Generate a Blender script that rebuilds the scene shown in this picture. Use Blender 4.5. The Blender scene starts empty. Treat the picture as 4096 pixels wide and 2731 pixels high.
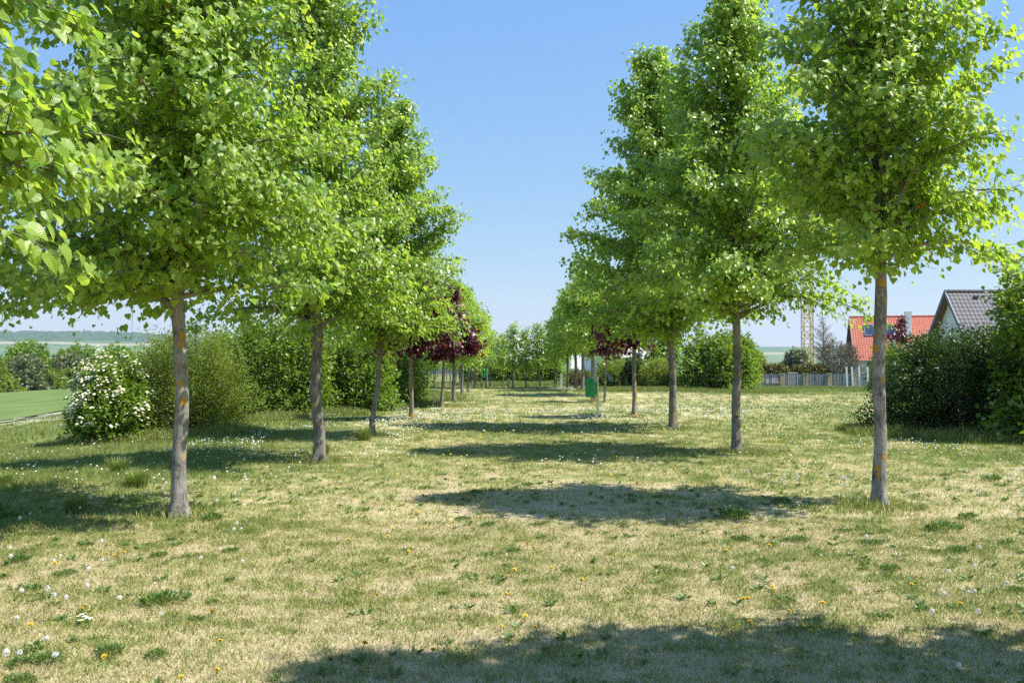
import bpy, math, random
import numpy as np
R_ = math.radians
scene = bpy.context.scene
col = scene.collection

# ------------------------------------------------------------------ helpers
def ss(a, b, x):
    t = np.clip((np.asarray(x, float) - a) / (b - a), 0, 1)
    return t * t * (3 - 2 * t)

def hash2(ix, iy, seed):
    h = np.sin(ix * 127.1 + iy * 311.7 + seed * 74.7) * 43758.5453
    return h - np.floor(h)

def vnoise(x, y, seed=0):
    x = np.asarray(x, float); y = np.asarray(y, float)
    ix = np.floor(x); iy = np.floor(y); fx = x - ix; fy = y - iy
    fx = fx * fx * (3 - 2 * fx); fy = fy * fy * (3 - 2 * fy)
    a = hash2(ix, iy, seed); b = hash2(ix + 1, iy, seed)
    c = hash2(ix, iy + 1, seed); d = hash2(ix + 1, iy + 1, seed)
    return (a * (1 - fx) + b * fx) * (1 - fy) + (c * (1 - fx) + d * fx) * fy

def gz(x, y):
    """height of the terrain: a flat park strip falling away to the fields on both sides"""
    x = np.asarray(x, float); y = np.asarray(y, float)
    s = -x - ss(30, 60, y) * 8
    z = np.interp(s, [6, 12, 20.8, 90, 300], [0, -.35, -1.0, -4.1, -6])
    z = z - 1.05 * ss(40, 95, y) * ss(6, 14, x)
    r = np.hypot(x, y)
    z = z * (1 - ss(150, 700, r)) + (-7) * ss(150, 700, r)
    und = (vnoise(x * .35, y * .35, 3) - .5) * .07 + (vnoise(x * 1.1, y * 1.1, 4) - .5) * .03
    return z + und * (1 - ss(60, 150, r))

def green(x, y):
    """how green (against straw) the turf is, 0..1"""
    x = np.asarray(x, float); y = np.asarray(y, float)
    g = .24 + .28 * (vnoise(x * .3, y * .3, 11) - .5) + .34 * (vnoise(x * 1.2, y * 1.2, 12) - .5) \
        + .75 * (vnoise(x * 3.6, y * 5.5, 13) - .5) + .55 * (vnoise(x * 9, y * 13, 14) - .5)
    g = g + .50 * ss(2.6, 5.5, -x) * ss(6, 10, y) + .30 * ss(10, 17, y)
    g = g - .14 * np.exp(-((x - 1.2) / 2.6) ** 2) * (1 - ss(9, 14, y))
    g = g - .30 * np.exp(-((y - 41) / 6.) ** 2) * ss(3, 6, x) + .1 * ss(5, 7, x) * ss(11, 14, y)
    g = g + .5 * ss(52, 58, y) * ss(-4, -2, x) + .15 * ss(30, 45, y) * ss(-3, -6, x)
    return np.clip(g, 0, 1)

def tallness(x, y):
    t = .15 + .8 * ss(3.0, 5.5, -x) * ss(7, 10, y) * vnoise(x * .7, y * .7, 21) \
        + .5 * ss(6.5, 9, x) * ss(10, 14, y) * vnoise(x * .8, y * .8, 22)
    t = t + .8 * ss(52, 58, y) * ss(-4, -2, x)
    return t

class MB:
    """collects vertices and faces of one mesh"""
    def __init__(s): s.V = []; s.F = {3: [], 4: []}; s.n = 0; s.luv = []; s.has = False
    def add(s, V, F, mat=0, tint=None, luv=None):
        V = np.asarray(V, float).reshape(-1, 3); F = np.asarray(F, int)
        if len(F) == 0: return
        k = F.shape[1]
        t = np.full(len(F), .5) if tint is None else np.broadcast_to(np.asarray(tint, float), (len(F),))
        s.F[k].append((F + s.n, np.full(len(F), mat, int), t)); s.V.append(V); s.n += len(V)
        if luv is None: luv = np.zeros((len(V), 2))
        else: s.has = True
        s.luv.append(luv)
    def more(s, F, mat=0, tint=None, base=0):
        F = np.asarray(F, int); k = F.shape[1]
        t = np.full(len(F), .5) if tint is None else np.broadcast_to(np.asarray(tint, float), (len(F),))
        s.F[k].append((F + base, np.full(len(F), mat, int), t))
    def box(s, x0, x1, y0, y1, z0, z1, mat=0, tint=None):
        V = [(x, y, z) for z in (z0, z1) for y in (y0, y1) for x in (x0, x1)]
        s.add(V, [(0, 2, 3, 1), (4, 5, 7, 6), (0, 1, 5, 4), (2, 6, 7, 3), (0, 4, 6, 2), (1, 3, 7, 5)], mat, tint)
    def beam(s, a, b, w, h=None, mat=0, tint=None):
        a = np.array(a, float); b = np.array(b, float); h = h or w
        d = b - a; d /= np.linalg.norm(d)
        u = np.cross(d, (0, 0, 1.)) if abs(d[2]) < .95 else np.cross(d, (0, 1., 0)); u /= np.linalg.norm(u)
        v = np.cross(u, d)
        V = [p + u * sx * w / 2 + v * sy * h / 2 for p in (a, b) for sx, sy in ((-1, -1), (1, -1), (1, 1), (-1, 1))]
        s.add(V, [(0, 3, 2, 1), (4, 5, 6, 7), (0, 1, 5, 4), (1, 2, 6, 5), (2, 3, 7, 6), (3, 0, 4, 7)], mat, tint)
    def tube(s, pts, rad, n=8, mat=0, cap=True, tint=None):
        pts = np.asarray(pts, float); rad = np.broadcast_to(np.asarray(rad, float), (len(pts),))
        T = np.gradient(pts, axis=0); T /= np.linalg.norm(T, axis=1)[:, None] + 1e-9
        ref = np.array((0, 1., 0)) if abs(T[0][1]) < .9 else np.array((1., 0, 0))
        U = np.cross(T, ref); U /= np.linalg.norm(U, axis=1)[:, None] + 1e-9; W = np.cross(T, U)
        a = np.arange(n) * 2 * np.pi / n
        V = pts[:, None] + rad[:, None, None] * (np.cos(a)[None, :, None] * U[:, None] + np.sin(a)[None, :, None] * W[:, None])
        m = len(pts); i = np.arange(m - 1)[:, None] * n; j = np.arange(n)[None]; j2 = (j + 1) % n
        F = np.stack([i + j, i + j2, i + n + j2, i + n + j], -1).reshape(-1, 4)
        b0 = s.n
        s.add(V.reshape(-1, 3), F, mat, tint)
        if cap:
            c = np.array([pts[-1]]); k = np.arange(n)
            s.add(np.vstack([V[-1], c]), np.stack([k, (k + 1) % n, np.full(n, n)], 1), mat, tint)
            s.add(np.vstack([V[0], pts[:1]]), np.stack([(k + 1) % n, k, np.full(n, n)], 1), mat, tint)
    def tubes(s, A, B, C, r0, r1, n=3, seg=4, mat=0):
        """many thin quadratic tubes at once: A, B, C control points (k,3)"""
        k = len(A)
        if k == 0: return
        u = np.linspace(0, 1, seg + 1)[None, :, None]
        P = (1 - u) ** 2 * A[:, None] + 2 * u * (1 - u) * B[:, None] + u * u * C[:, None]
        T = np.gradient(P, axis=1); T /= np.linalg.norm(T, axis=2, keepdims=True) + 1e-9
        ref = np.where(np.abs(T[:, :, 2:3]) < .9, np.array((0, 0, 1.)), np.array((1., 0, 0)))
        U = np.cross(T, ref); U /= np.linalg.norm(U, axis=2, keepdims=True) + 1e-9; W = np.cross(T, U)
        a = np.arange(n) * 2 * np.pi / n
        rr = (np.asarray(r0).reshape(-1, 1) * (1 - u[0, :, 0]) + np.asarray(r1).reshape(-1, 1) * u[0, :, 0])[:, :, None, None]
        V = P[:, :, None] + rr * (np.cos(a)[None, None, :, None] * U[:, :, None] + np.sin(a)[None, None, :, None] * W[:, :, None])
        kk = (np.arange(k) * (seg + 1) * n)[:, None, None]; i = (np.arange(seg) * n)[None, :, None]
        j = np.arange(n)[None, None]; j2 = (j + 1) % n
        F = np.stack([kk + i + j, kk + i + j2, kk + i + n + j2, kk + i + n + j], -1).reshape(-1, 4)
        s.add(V.reshape(-1, 3), F, mat)
    def lathe(s, prof, n=20, mat=0, c=(0, 0)):
        prof = np.asarray(prof, float); a = np.arange(n) * 2 * np.pi / n; m = len(prof)
        V = np.stack([c[0] + prof[:, :1] * np.cos(a), c[1] + prof[:, :1] * np.sin(a), np.repeat(prof[:, 1:], n, 1)], -1)
        i = np.arange(m - 1)[:, None] * n; j = np.arange(n)[None]; j2 = (j + 1) % n
        s.add(V.reshape(-1, 3), np.stack([i + j, i + j2, i + n + j2, i + n + j], -1).reshape(-1, 4), mat)
    def leaves(s, P, A, N, S, tmpl, mat=0, tint=None, luv=False):
        k = len(P)
        if k == 0: return
        A = A / (np.linalg.norm(A, axis=1)[:, None] + 1e-9)
        N = N - A * (N * A).sum(1)[:, None]; N /= np.linalg.norm(N, axis=1)[:, None] + 1e-9
        D = np.cross(A, N)
        tv, tf = tmpl; tv = np.asarray(tv, float)
        S = np.broadcast_to(np.asarray(S, float), (k,))
        V = P[:, None] + S[:, None, None] * (tv[None, :, :1] * D[:, None] + tv[None, :, 1:2] * A[:, None] + tv[None, :, 2:] * N[:, None])
        tt = np.full(k, .5) if tint is None else np.asarray(tint, float)
        off = (np.arange(k) * len(tv))[:, None, None]; b0 = s.n
        L = np.tile(tv[:, :2], (k, 1)) if luv else None
        first = True
        for kk in (3, 4):
            ff = [f for f in tf if len(f) == kk]
            if not ff: continue
            F = (np.array(ff)[None] + off).reshape(-1, kk); ti = np.repeat(tt, len(ff))
            if first: s.add(V.reshape(-1, 3), F, mat, ti, L); first = False
            else: s.more(F, mat, ti, b0)
    def mesh(s, name, mats, smooth=False):
        me = bpy.data.meshes.new(name)
        V = np.vstack(s.V); T = s.F[3]; Q = s.F[4]
        loops = []; starts = []; mi = []; ti = []; p = 0
        for k, lst in ((3, T), (4, Q)):
            for f, m, t in lst:
                loops.append(f.ravel()); starts.append(p + np.arange(len(f)) * k); p += f.size; mi.append(m); ti.append(t)
        loops = np.concatenate(loops); starts = np.concatenate(starts); mi = np.concatenate(mi); ti = np.concatenate(ti)
        me.vertices.add(len(V)); me.vertices.foreach_set('co', V.ravel().astype(np.float32))
        me.loops.add(len(loops)); me.loops.foreach_set('vertex_index', loops.astype(np.int32))
        me.polygons.add(len(starts)); me.polygons.foreach_set('loop_start', starts.astype(np.int32))
        for m in mats: me.materials.append(m)
        me.polygons.foreach_set('material_index', mi.astype(np.int32))
        me.update(calc_edges=True)
        at = me.attributes.new('tint', 'FLOAT', 'FACE'); at.data.foreach_set('value', ti.astype(np.float32))
        if s.has:
            at = me.attributes.new('luv', 'FLOAT2', 'POINT'); at.data.foreach_set('vector', np.vstack(s.luv).ravel().astype(np.float32))
        me.polygons.foreach_set('use_smooth', np.full(len(starts), smooth, bool))
        return me
    def build(s, name, mats, parent=None, loc=None, smooth=False):
        o = bpy.data.objects.new(name, s.mesh(name, mats if isinstance(mats, (list, tuple)) else [mats], smooth))
        col.objects.link(o)
        if parent is not None: o.parent = parent
        if loc is not None: o.location = loc
        return o

def tag(o, label=None, cat=None, group=None, kind=None):
    if label: o['label'] = label
    if cat: o['category'] = cat
    if group: o['group'] = group
    if kind: o['kind'] = kind
    return o

def thing(name, label, cat, loc, rz=0, group=None):
    o = bpy.data.objects.new(name, None); o.empty_display_size = .1
    col.objects.link(o); o.location = loc; o.rotation_euler = (0, 0, rz)
    return tag(o, label, cat, group)

def at(x, y, dz=0): return (x, y, float(gz(x, y)) + dz)

def dup(root, loc, rz=0, label=None, sc=1.0, group=None):
    r = root.copy(); col.objects.link(r); r.location = loc; r.rotation_euler = (0, 0, rz); r.scale = (sc, sc, sc)
    if label: r['label'] = label
    if group: r['group'] = group
    for ch in root.children:
        c = ch.copy(); col.objects.link(c); c.parent = r
        for g in ch.children:
            d = g.copy(); col.objects.link(d); d.parent = c
    return r

# ------------------------------------------------------------------ materials
def newmat(name):
    m = bpy.data.materials.new(name); m.use_nodes = True
    nt = m.node_tree; nt.nodes.clear()
    out = nt.nodes.new('ShaderNodeOutputMaterial')
    return m, nt, out
def N(nt, t, **kw):
    n = nt.nodes.new(t)
    for k, v in kw.items(): setattr(n, k, v)
    return n
def ramp(nt, src, stops):
    r = N(nt, 'ShaderNodeValToRGB'); e = r.color_ramp.elements
    e[0].position, e[0].color = stops[0][0], (*stops[0][1], 1)
    e[1].position, e[1].color = stops[-1][0], (*stops[-1][1], 1)
    for p, c in stops[1:-1]:
        x = e.new(p); x.color = (*c, 1)
    nt.links.new(src, r.inputs[0]); return r.outputs[0]
def noise(nt, scale, detail=4, vec=None, rough=.55, dist=0):
    n = N(nt, 'ShaderNodeTexNoise'); n.inputs['Scale'].default_value = scale
    n.inputs['Detail'].default_value = detail; n.inputs['Roughness'].default_value = rough
    n.inputs['Distortion'].default_value = dist
    if vec is not None: nt.links.new(vec, n.inputs['Vector'])
    return n.outputs['Fac']
def objco(nt): return N(nt, 'ShaderNodeTexCoord').outputs['Object']
def pos(nt): return N(nt, 'ShaderNodeNewGeometry').outputs['Position']
def mixc(nt, f, a, b, mode='MIX'):
    m = N(nt, 'ShaderNodeMix', data_type='RGBA', blend_type=mode)
    for k, v in ((0, f), (6, a), (7, b)):
        if isinstance(v, (int, float)): m.inputs[k].default_value = v
        elif isinstance(v, tuple): m.inputs[k].default_value = (*v, 1)
        else: nt.links.new(v, m.inputs[k])
    return m.outputs[2]
def bump(nt, h, strength=.4, dist=.02):
    b = N(nt, 'ShaderNodeBump'); b.inputs['Strength'].default_value = strength; b.inputs['Distance'].default_value = dist
    nt.links.new(h, b.inputs['Height']); return b.outputs[0]
def princ(nt, out, color, rough=.7, metal=0, normal=None, spec=.4):
    p = N(nt, 'ShaderNodeBsdfPrincipled')
    if isinstance(color, tuple): p.inputs['Base Color'].default_value = (*color, 1)
    else: nt.links.new(color, p.inputs['Base Color'])
    p.inputs['Roughness'].default_value = rough; p.inputs['Metallic'].default_value = metal
    p.inputs['Specular IOR Level'].default_value = spec
    if normal is not None: nt.links.new(normal, p.inputs['Normal'])
    if out is not None: nt.links.new(p.outputs[0], out.inputs[0])
    return p
def attr(nt, name):
    a = N(nt, 'ShaderNodeAttribute'); a.attribute_name = name; return a

def leaf_mat(name, stops, trans_stops, tmix=.4, rough=.42, spec=.45, veins=False):
    m, nt, out = newmat(name)
    t = attr(nt, 'tint').outputs['Fac']
    c = ramp(nt, t, stops); tc = ramp(nt, t, trans_stops)
    nor = None
    if veins:
        L = attr(nt, 'luv').outputs['Vector']
        sx = N(nt, 'ShaderNodeSeparateXYZ'); nt.links.new(L, sx.inputs[0])
        ab = N(nt, 'ShaderNodeMath', operation='ABSOLUTE'); nt.links.new(sx.outputs[0], ab.inputs[0])
        mm = N(nt, 'ShaderNodeMath', operation='MULTIPLY_ADD'); nt.links.new(ab.outputs[0], mm.inputs[0])
        mm.inputs[1].default_value = -.85; nt.links.new(sx.outputs[1], mm.inputs[2])
        fr = N(nt, 'ShaderNodeMath', operation='MULTIPLY'); nt.links.new(mm.outputs[0], fr.inputs[0]); fr.inputs[1].default_value = 44
        sn = N(nt, 'ShaderNodeMath', operation='SINE'); nt.links.new(fr.outputs[0], sn.inputs[0])
        nor = bump(nt, sn.outputs[0], .22, .003)
        f = N(nt, 'ShaderNodeMapRange'); nt.links.new(sn.outputs[0], f.inputs[0])
        f.inputs[1].default_value = .5; f.inputs[2].default_value = 1; f.inputs[3].default_value = 0; f.inputs[4].default_value = .10
        c = mixc(nt, f.outputs[0], c, (.30, .42, .12))
    p = princ(nt, None, c, rough, 0, nor, spec)
    tr = N(nt, 'ShaderNodeBsdfTranslucent'); nt.links.new(tc, tr.inputs[0])
    mx = N(nt, 'ShaderNodeMixShader'); mx.inputs[0].default_value = tmix
    nt.links.new(p.outputs[0], mx.inputs[1]); nt.links.new(tr.outputs[0], mx.inputs[2]); nt.links.new(mx.outputs[0], out.inputs[0])
    return m

def bark_mat(name, dark, light, lichen=.5, scale=1.0):
    m, nt, out = newmat(name)
    o = pos(nt)
    mp = N(nt, 'ShaderNodeMapping'); mp.inputs['Scale'].default_value = (1, 1, .35); nt.links.new(o, mp.inputs[0])
    n1 = noise(nt, 28 * scale, 6, mp.outputs[0], .65); n2 = noise(nt, 5 * scale, 3, o)
    n7 = noise(nt, 75 * scale, 5, mp.outputs[0], .7)
    n1 = mixc(nt, .4, n1, n7)
    c = ramp(nt, n1, [(.38, dark), (.50, tuple(.55 * a + .45 * b for a, b in zip(dark, light))), (.64, light)])
    c = mixc(nt, ramp(nt, n2, [(.42, (0, 0, 0)), (.6, (.5, .5, .5))]), c, tuple(min(1, x * 1.25) for x in light))
    # yellow-orange lichen patches
    v = N(nt, 'ShaderNodeTexVoronoi'); v.inputs['Scale'].default_value = 6.5 * scale; nt.links.new(o, v.inputs['Vector'])
    n3 = noise(nt, 30, 4, o)
    ad = N(nt, 'ShaderNodeMath', operation='MULTIPLY_ADD'); nt.links.new(n3, ad.inputs[0]); ad.inputs[1].default_value = .5; nt.links.new(v.outputs['Distance'], ad.inputs[2])
    lic = ramp(nt, ad.outputs[0], [(.44 + .10 * lichen, (1, 1, 1)), (.49 + .10 * lichen, (0, 0, 0))])
    n4 = noise(nt, 2.6, 2, o)
    gate = ramp(nt, n4, [(.55 - .10 * lichen, (0, 0, 0)), (.58 - .10 * lichen, (1, 1, 1))])
    c = mixc(nt, mixc(nt, 1.0, lic, gate, 'MULTIPLY'), c, (.44, .25, .035))
    princ(nt, out, c, .9, 0, bump(nt, n1, 1.0, .02), .2)
    return m

def plain(name, color, rough=.6, metal=0, var=.12, scale=8, spec=.4, bmp=0):
    m, nt, out = newmat(name)
    n = noise(nt, scale, 5, objco(nt))
    c = ramp(nt, n, [(.3, tuple(x * (1 - var) for x in color)), (.7, tuple(min(1, x * (1 + var)) for x in color))])
    princ(nt, out, c, rough, metal, bump(nt, n, bmp, .01) if bmp else None, spec)
    return m

M = {}
M['lime'] = leaf_mat('lime_leaf', [(0, (.085, .185, .022)), (.5, (.215, .312, .045)), (.85, (.22, .35, .055)), (1, (.32, .41, .055))],
                     [(0, (.27, .52, .03)), (.5, (.56, .76, .07)), (1, (.64, .77, .07))], .47, .36, .6)
M['lime_near'] = leaf_mat('lime_leaf_veined', [(0, (.09, .19, .024)), (.5, (.22, .318, .048)), (.85, (.22, .355, .055)), (1, (.31, .41, .055))],
                     [(0, (.27, .53, .03)), (.5, (.56, .76, .07)), (1, (.64, .77, .07))], .47, .36, .6, veins=True)
M['maroon'] = leaf_mat('maroon_leaf', [(0, (.025, .007, .009)), (.6, (.06, .012, .017)), (1, (.12, .024, .032))],
                       [(0, (.18, .012, .015)), (1, (.30, .025, .025))], .28, .35, .5)
M['bush_olive'] = leaf_mat('olive_leaf', [(0, (.085, .14, .02)), (.6, (.175, .26, .045)), (1, (.29, .36, .07))],
                           [(0, (.26, .36, .02)), (1, (.5, .55, .05))], .40)
M['bush_green'] = leaf_mat('hazel_leaf', [(0, (.07, .13, .014)), (.6, (.14, .235, .025)), (1, (.24, .34, .045))],
                           [(0, (.2, .36, .015)), (1, (.42, .56, .035))], .38)
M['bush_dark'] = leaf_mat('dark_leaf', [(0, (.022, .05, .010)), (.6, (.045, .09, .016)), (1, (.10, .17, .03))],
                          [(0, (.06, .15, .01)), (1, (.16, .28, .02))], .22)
M['bush_grey'] = leaf_mat('grey_green_leaf', [(0, (.12, .15, .06)), (.6, (.21, .24, .11)), (1, (.29, .31, .16))],
                          [(0, (.12, .2, .04)), (1, (.25, .3, .09))], .25)
M['bush_bright'] = leaf_mat('bright_leaf', [(0, (.09, .17, .012)), (.6, (.17, .28, .02)), (1, (.29, .38, .04))],
                            [(0, (.2, .38, .01)), (1, (.42, .55, .03))], .36)
M['bush_brown'] = leaf_mat('brown_twigs', [(0, (.10, .085, .05)), (.6, (.16, .135, .08)), (1, (.24, .20, .13))],
                           [(0, (.12, .12, .05)), (1, (.22, .2, .1))], .15)
M['hedge_yellow'] = leaf_mat('yellow_hedge_leaf', [(0, (.08, .075, .015)), (.6, (.14, .13, .025)), (1, (.22, .2, .04))],
                             [(0, (.16, .16, .01)), (1, (.3, .3, .03))], .25)
M['white_flower'] = plain('cream_blossom', (.72, .67, .48), .7, 0, .08, 30)
M['lilac_flower'] = plain('lilac_blossom', (.42, .33, .45), .7, 0, .1, 30)
M['bark'] = bark_mat('lime_bark', (.045, .040, .034), (.25, .235, .215), .35)
M['bark_spotted_sunlit'] = bark_mat('spotted_sunlit_bark', (.06, .054, .047), (.34, .32, .295), .85)  # real lichen spots; the paler tone paints sunlight onto these trunks
M['bark_orange'] = bark_mat('lichen_bark', (.10, .085, .065), (.29, .25, .20), 1.6)
M['twig'] = plain('twig', (.09, .065, .045), .85, 0, .3, 20)
M['twig_grey'] = plain('grey_twig', (.22, .19, .16), .85, 0, .3, 20)

def grass_mat(name, dark=1.0):
    m, nt, out = newmat(name)
    t = attr(nt, 'tint').outputs['Fac']
    c = ramp(nt, t, [(0, (.64, .555, .34)), (.25, (.50, .435, .235)), (.45, (.36, .34, .11)), (.7, (.235, .255, .06)), (1, (.10, .155, .03))])
    tc = ramp(nt, t, [(0, (.5, .42, .18)), (.45, (.32, .38, .06)), (1, (.12, .3, .03))])
    p = princ(nt, None, c, .55, 0, None, .35)
    tr = N(nt, 'ShaderNodeBsdfTranslucent'); nt.links.new(tc, tr.inputs[0])
    mx = N(nt, 'ShaderNodeMixShader'); mx.inputs[0].default_value = .28
    nt.links.new(p.outputs[0], mx.inputs[1]); nt.links.new(tr.outputs[0], mx.inputs[2]); nt.links.new(mx.outputs[0], out.inputs[0])
    return m
M['grass'] = grass_mat('grass_blade')

def ground_mat():
    m, nt, out = newmat('turf')
    p = pos(nt)
    g = attr(nt, 'green').outputs['Fac']
    fine = noise(nt, 26, 6, p, .7); mid = noise(nt, 5, 5, p, .6); soil = noise(nt, 1.7, 5, p, .65)
    a = N(nt, 'ShaderNodeMath', operation='MULTIPLY_ADD'); nt.links.new(fine, a.inputs[0]); a.inputs[1].default_value = .9
    s = N(nt, 'ShaderNodeMath', operation='MULTIPLY_ADD'); nt.links.new(mid, s.inputs[0]); s.inputs[1].default_value = .7; nt.links.new(g, s.inputs[2])
    nt.links.new(s.outputs[0], a.inputs[2])
    a2 = N(nt, 'ShaderNodeMath', operation='MULTIPLY'); a2.inputs[1].default_value = .5; nt.links.new(a.outputs[0], a2.inputs[0])
    c = ramp(nt, a2.outputs[0], [(.36, (.50, .41, .265)), (.50, (.44, .375, .205)), (.62, (.32, .31, .125)), (.80, (.165, .20, .06))])
    so = ramp(nt, soil, [(.60, (0, 0, 0)), (.72, (.6, .6, .6))])
    gi = ramp(nt, g, [(.25, (1, 1, 1)), (.5, (0, 0, 0))])
    c = mixc(nt, mixc(nt, 1.0, so, gi, 'MULTIPLY'), c, (.30, .215, .135))
    princ(nt, out, c, .95, 0, bump(nt, fine, .8, .03), .1)
    return m
M['ground'] = ground_mat()

def field_mat(name, a, b, scale=.25, stretch=(1, .2, 1)):
    m, nt, out = newmat(name)
    mp = N(nt, 'ShaderNodeMapping'); mp.inputs['Scale'].default_value = stretch; nt.links.new(pos(nt), mp.inputs[0])
    n = noise(nt, scale, 8, mp.outputs[0], .65)
    princ(nt, out, ramp(nt, n, [(.35, a), (.65, b)]), .95, 0, bump(nt, noise(nt, 6, 4, pos(nt)), .6, .05), .1)
    return m
M['field'] = field_mat('young_crop', (.085, .145, .034), (.16, .21, .065), .5, (1, .35, 1))
M['gravel'] = field_mat('pale_gravel', (.22, .24, .12), (.50, .475, .40), 2.2, (1, .6, 1))
M['verge'] = field_mat('dry_verge', (.36, .33, .19), (.17, .215, .06), 1.1, (1, .5, 1))

HAZE, SKY, SKYRGB, EXPO = 0.00011, .138, ((.80, .675), (.545, 1.17), (.06, 3.45)), .82 + .0
YEL = [(-3.22,7.51),(-3.19,7.57),(-3.11,7.54),(-3.54,7.28),(-2.78,6.16),(-2.76,6.02),(-2.9,5.69),(-1.88,5.9),(-1.96,5.71),(-1.66,5.36),(-1.51,4.82),(-2.17,5.07),(-1.64,4.72),(-4.57,8.64),(-3.7,11.05),(-0.83,5.22),(-0.44,5.13),(-0.64,7.54),(0.08,5.87),(-0.05,6.97),(0.14,5.56),(-0.07,5.65),(0.2,8.1),(0.13,8.2),(-0.88,7.91),(-1.05,9.85),(-1.0,9.73),(-0.84,9.93),(-0.98,10.21),(-0.58,10.0),(-0.26,9.5),(-0.26,9.73),(-0.6,9.24),(-0.55,9.06),(-0.84,9.02),(-1.14,8.88),(-1.14,8.53),(-1.51,10.37),(-1.8,10.49),(-1.41,8.17),(-0.74,7.16),(0.3,7.25),(-0.01,7.11),(-0.04,6.33),(0.83,7.6),(0.79,6.33),(0.49,6.7),(1.32,10.96),(1.3,9.61),(0.42,10.0),(0.54,10.7),(0.46,10.75),(-0.33,10.21),(-0.91,6.36),(0.54,12.75),(1.43,12.6),(1.59,11.82),(2.16,7.94),(1.81,6.59),(2.07,6.62),(1.81,6.49),(1.75,5.97),(1.53,6.21),(1.56,6.19),(2.0,6.06),(2.38,6.51),(1.81,5.51),(1.73,5.47),(1.71,5.56),(1.47,5.4),(1.32,5.56),(1.94,5.3),(1.42,5.65),(1.61,5.67),(1.77,7.76),(2.22,8.95),(2.77,6.51),(2.88,6.04),(5.85,12.16)]
CLK = [(-3.92,7.34),(-3.6,7.51),(-3.56,7.34),(-4.1,7.66),(-3.44,7.88),(-3.2,7.31),(-2.93,6.49),(-3.13,6.97),(-3.15,6.46),(-3.05,6.26),(-3.34,6.41),(-2.93,6.21),(-2.61,6.26),(-2.2,5.87),(-2.64,5.36),(-2.63,5.05),(-2.65,4.97),(-2.42,5.03),(-4.7,9.02),(-4.81,9.35),(-4.47,9.77),(-4.67,10.45),(-4.32,10.45),(-4.5,12.16),(-4.35,11.78),(-4.17,11.14),(-4.09,11.05),(-4.26,10.88),(-3.88,10.45),(-3.91,12.31),(-3.85,12.21),(-3.52,12.26),(-3.5,12.31),(-3.28,11.32),(-3.29,11.1),(-3.09,10.49),(-3.22,10.33),(-2.62,8.88),(-2.08,7.28),(-2.42,7.37),(-3.05,5.8),(-5.73,11.05),(-2.4,7.73),(-2.53,8.53),(-2.47,8.57),(2.85,5.71),(3.43,6.46),(3.18,6.86),(3.45,7.02),(3.87,7.85),(3.02,8.07),(2.37,6.46),(2.25,4.72),(1.64,6.97),(3.09,6.31),(3.11,6.31),(2.61,5.78),(2.87,6.19),(4.66,10.96),(5.14,9.65),(5.47,10.96),(5.48,11.1),(5.87,11.18),(6.16,11.32),(6.51,12.21),(6.33,13.06),(6.56,13.11),(6.6,12.5),(7.0,12.96),(5.83,12.21),(5.25,12.5),(4.37,11.55),(4.04,11.5),(4.12,11.59),(4.26,11.82),(4.3,12.26),(4.3,12.11),(4.27,12.11),(4.47,12.21),(4.57,12.6),(3.87,12.7),(3.77,12.21),(3.68,12.16),(3.54,12.4),(3.35,11.87),(3.37,11.82),(3.2,12.5),(3.18,12.8),(3.47,12.7),(2.91,11.92),(2.88,12.26),(3.37,11.59),(-7.13,21.15),(-5.34,17.54),(-5.76,19.22),(-4.69,17.26),(-5.2,18.18),(-4.48,18.69),(-4.92,22.28),(-2.19,11.92),(-2.02,11.23),(-2.55,10.66),(-2.38,10.58),(-2.32,10.49),(-2.92,11.32),(-5.29,19.77),(-5.37,21.58),(-2.28,11.55),(-4.19,15.69),(-5.29,16.85),(-5.96,18.18)]
WEED = [(-2.34,6.36),(-2.03,6.36),(-2.87,7.63),(-3.65,8.04),(-3.31,8.04),(-3.36,7.08),(-3.42,6.7),(-1.99,5.94),(-2.25,5.26),(-2.35,7.85),(-2.08,6.94),(-2.53,5.11),(-2.66,5.07),(-2.7,5.28),(-2.49,4.78),(-3.03,9.5),(-3.01,8.3),(-3.95,7.54),(-1.96,5.19),(-5.14,9.58),(-1.08,11.78),(-0.44,11.32),(-0.25,12.5),(0.2,12.01),(0.02,8.1),(-0.31,7.14),(-0.24,9.24),(0.24,9.24),(-0.12,7.08),(-0.5,9.58),(3.0,10.49),(3.77,10.08),(2.27,9.61),(3.08,8.77),(3.22,8.6),(3.14,8.2),(4.06,8.84),(4.6,9.5),(5.98,12.96),(6.38,12.5),(6.2,12.01),(3.75,7.94),(4.35,8.27),(4.24,7.82),(2.53,8.33),(1.82,6.31),(2.66,7.14),(2.87,7.14),(2.3,5.87),(3.53,6.59),(2.06,8.43),(3.48,8.77)]
DAISY = [(-2.75,5.9),(-2.72,5.94),(-2.67,5.92),(-2.69,5.99),(-2.77,5.85),(-2.68,5.8),(-2.68,5.9),(-2.61,5.87),(-2.72,5.92),(-2.69,5.92),(-2.65,5.87),(-2.63,5.9),(-2.77,5.9),(-2.66,5.8)]

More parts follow.
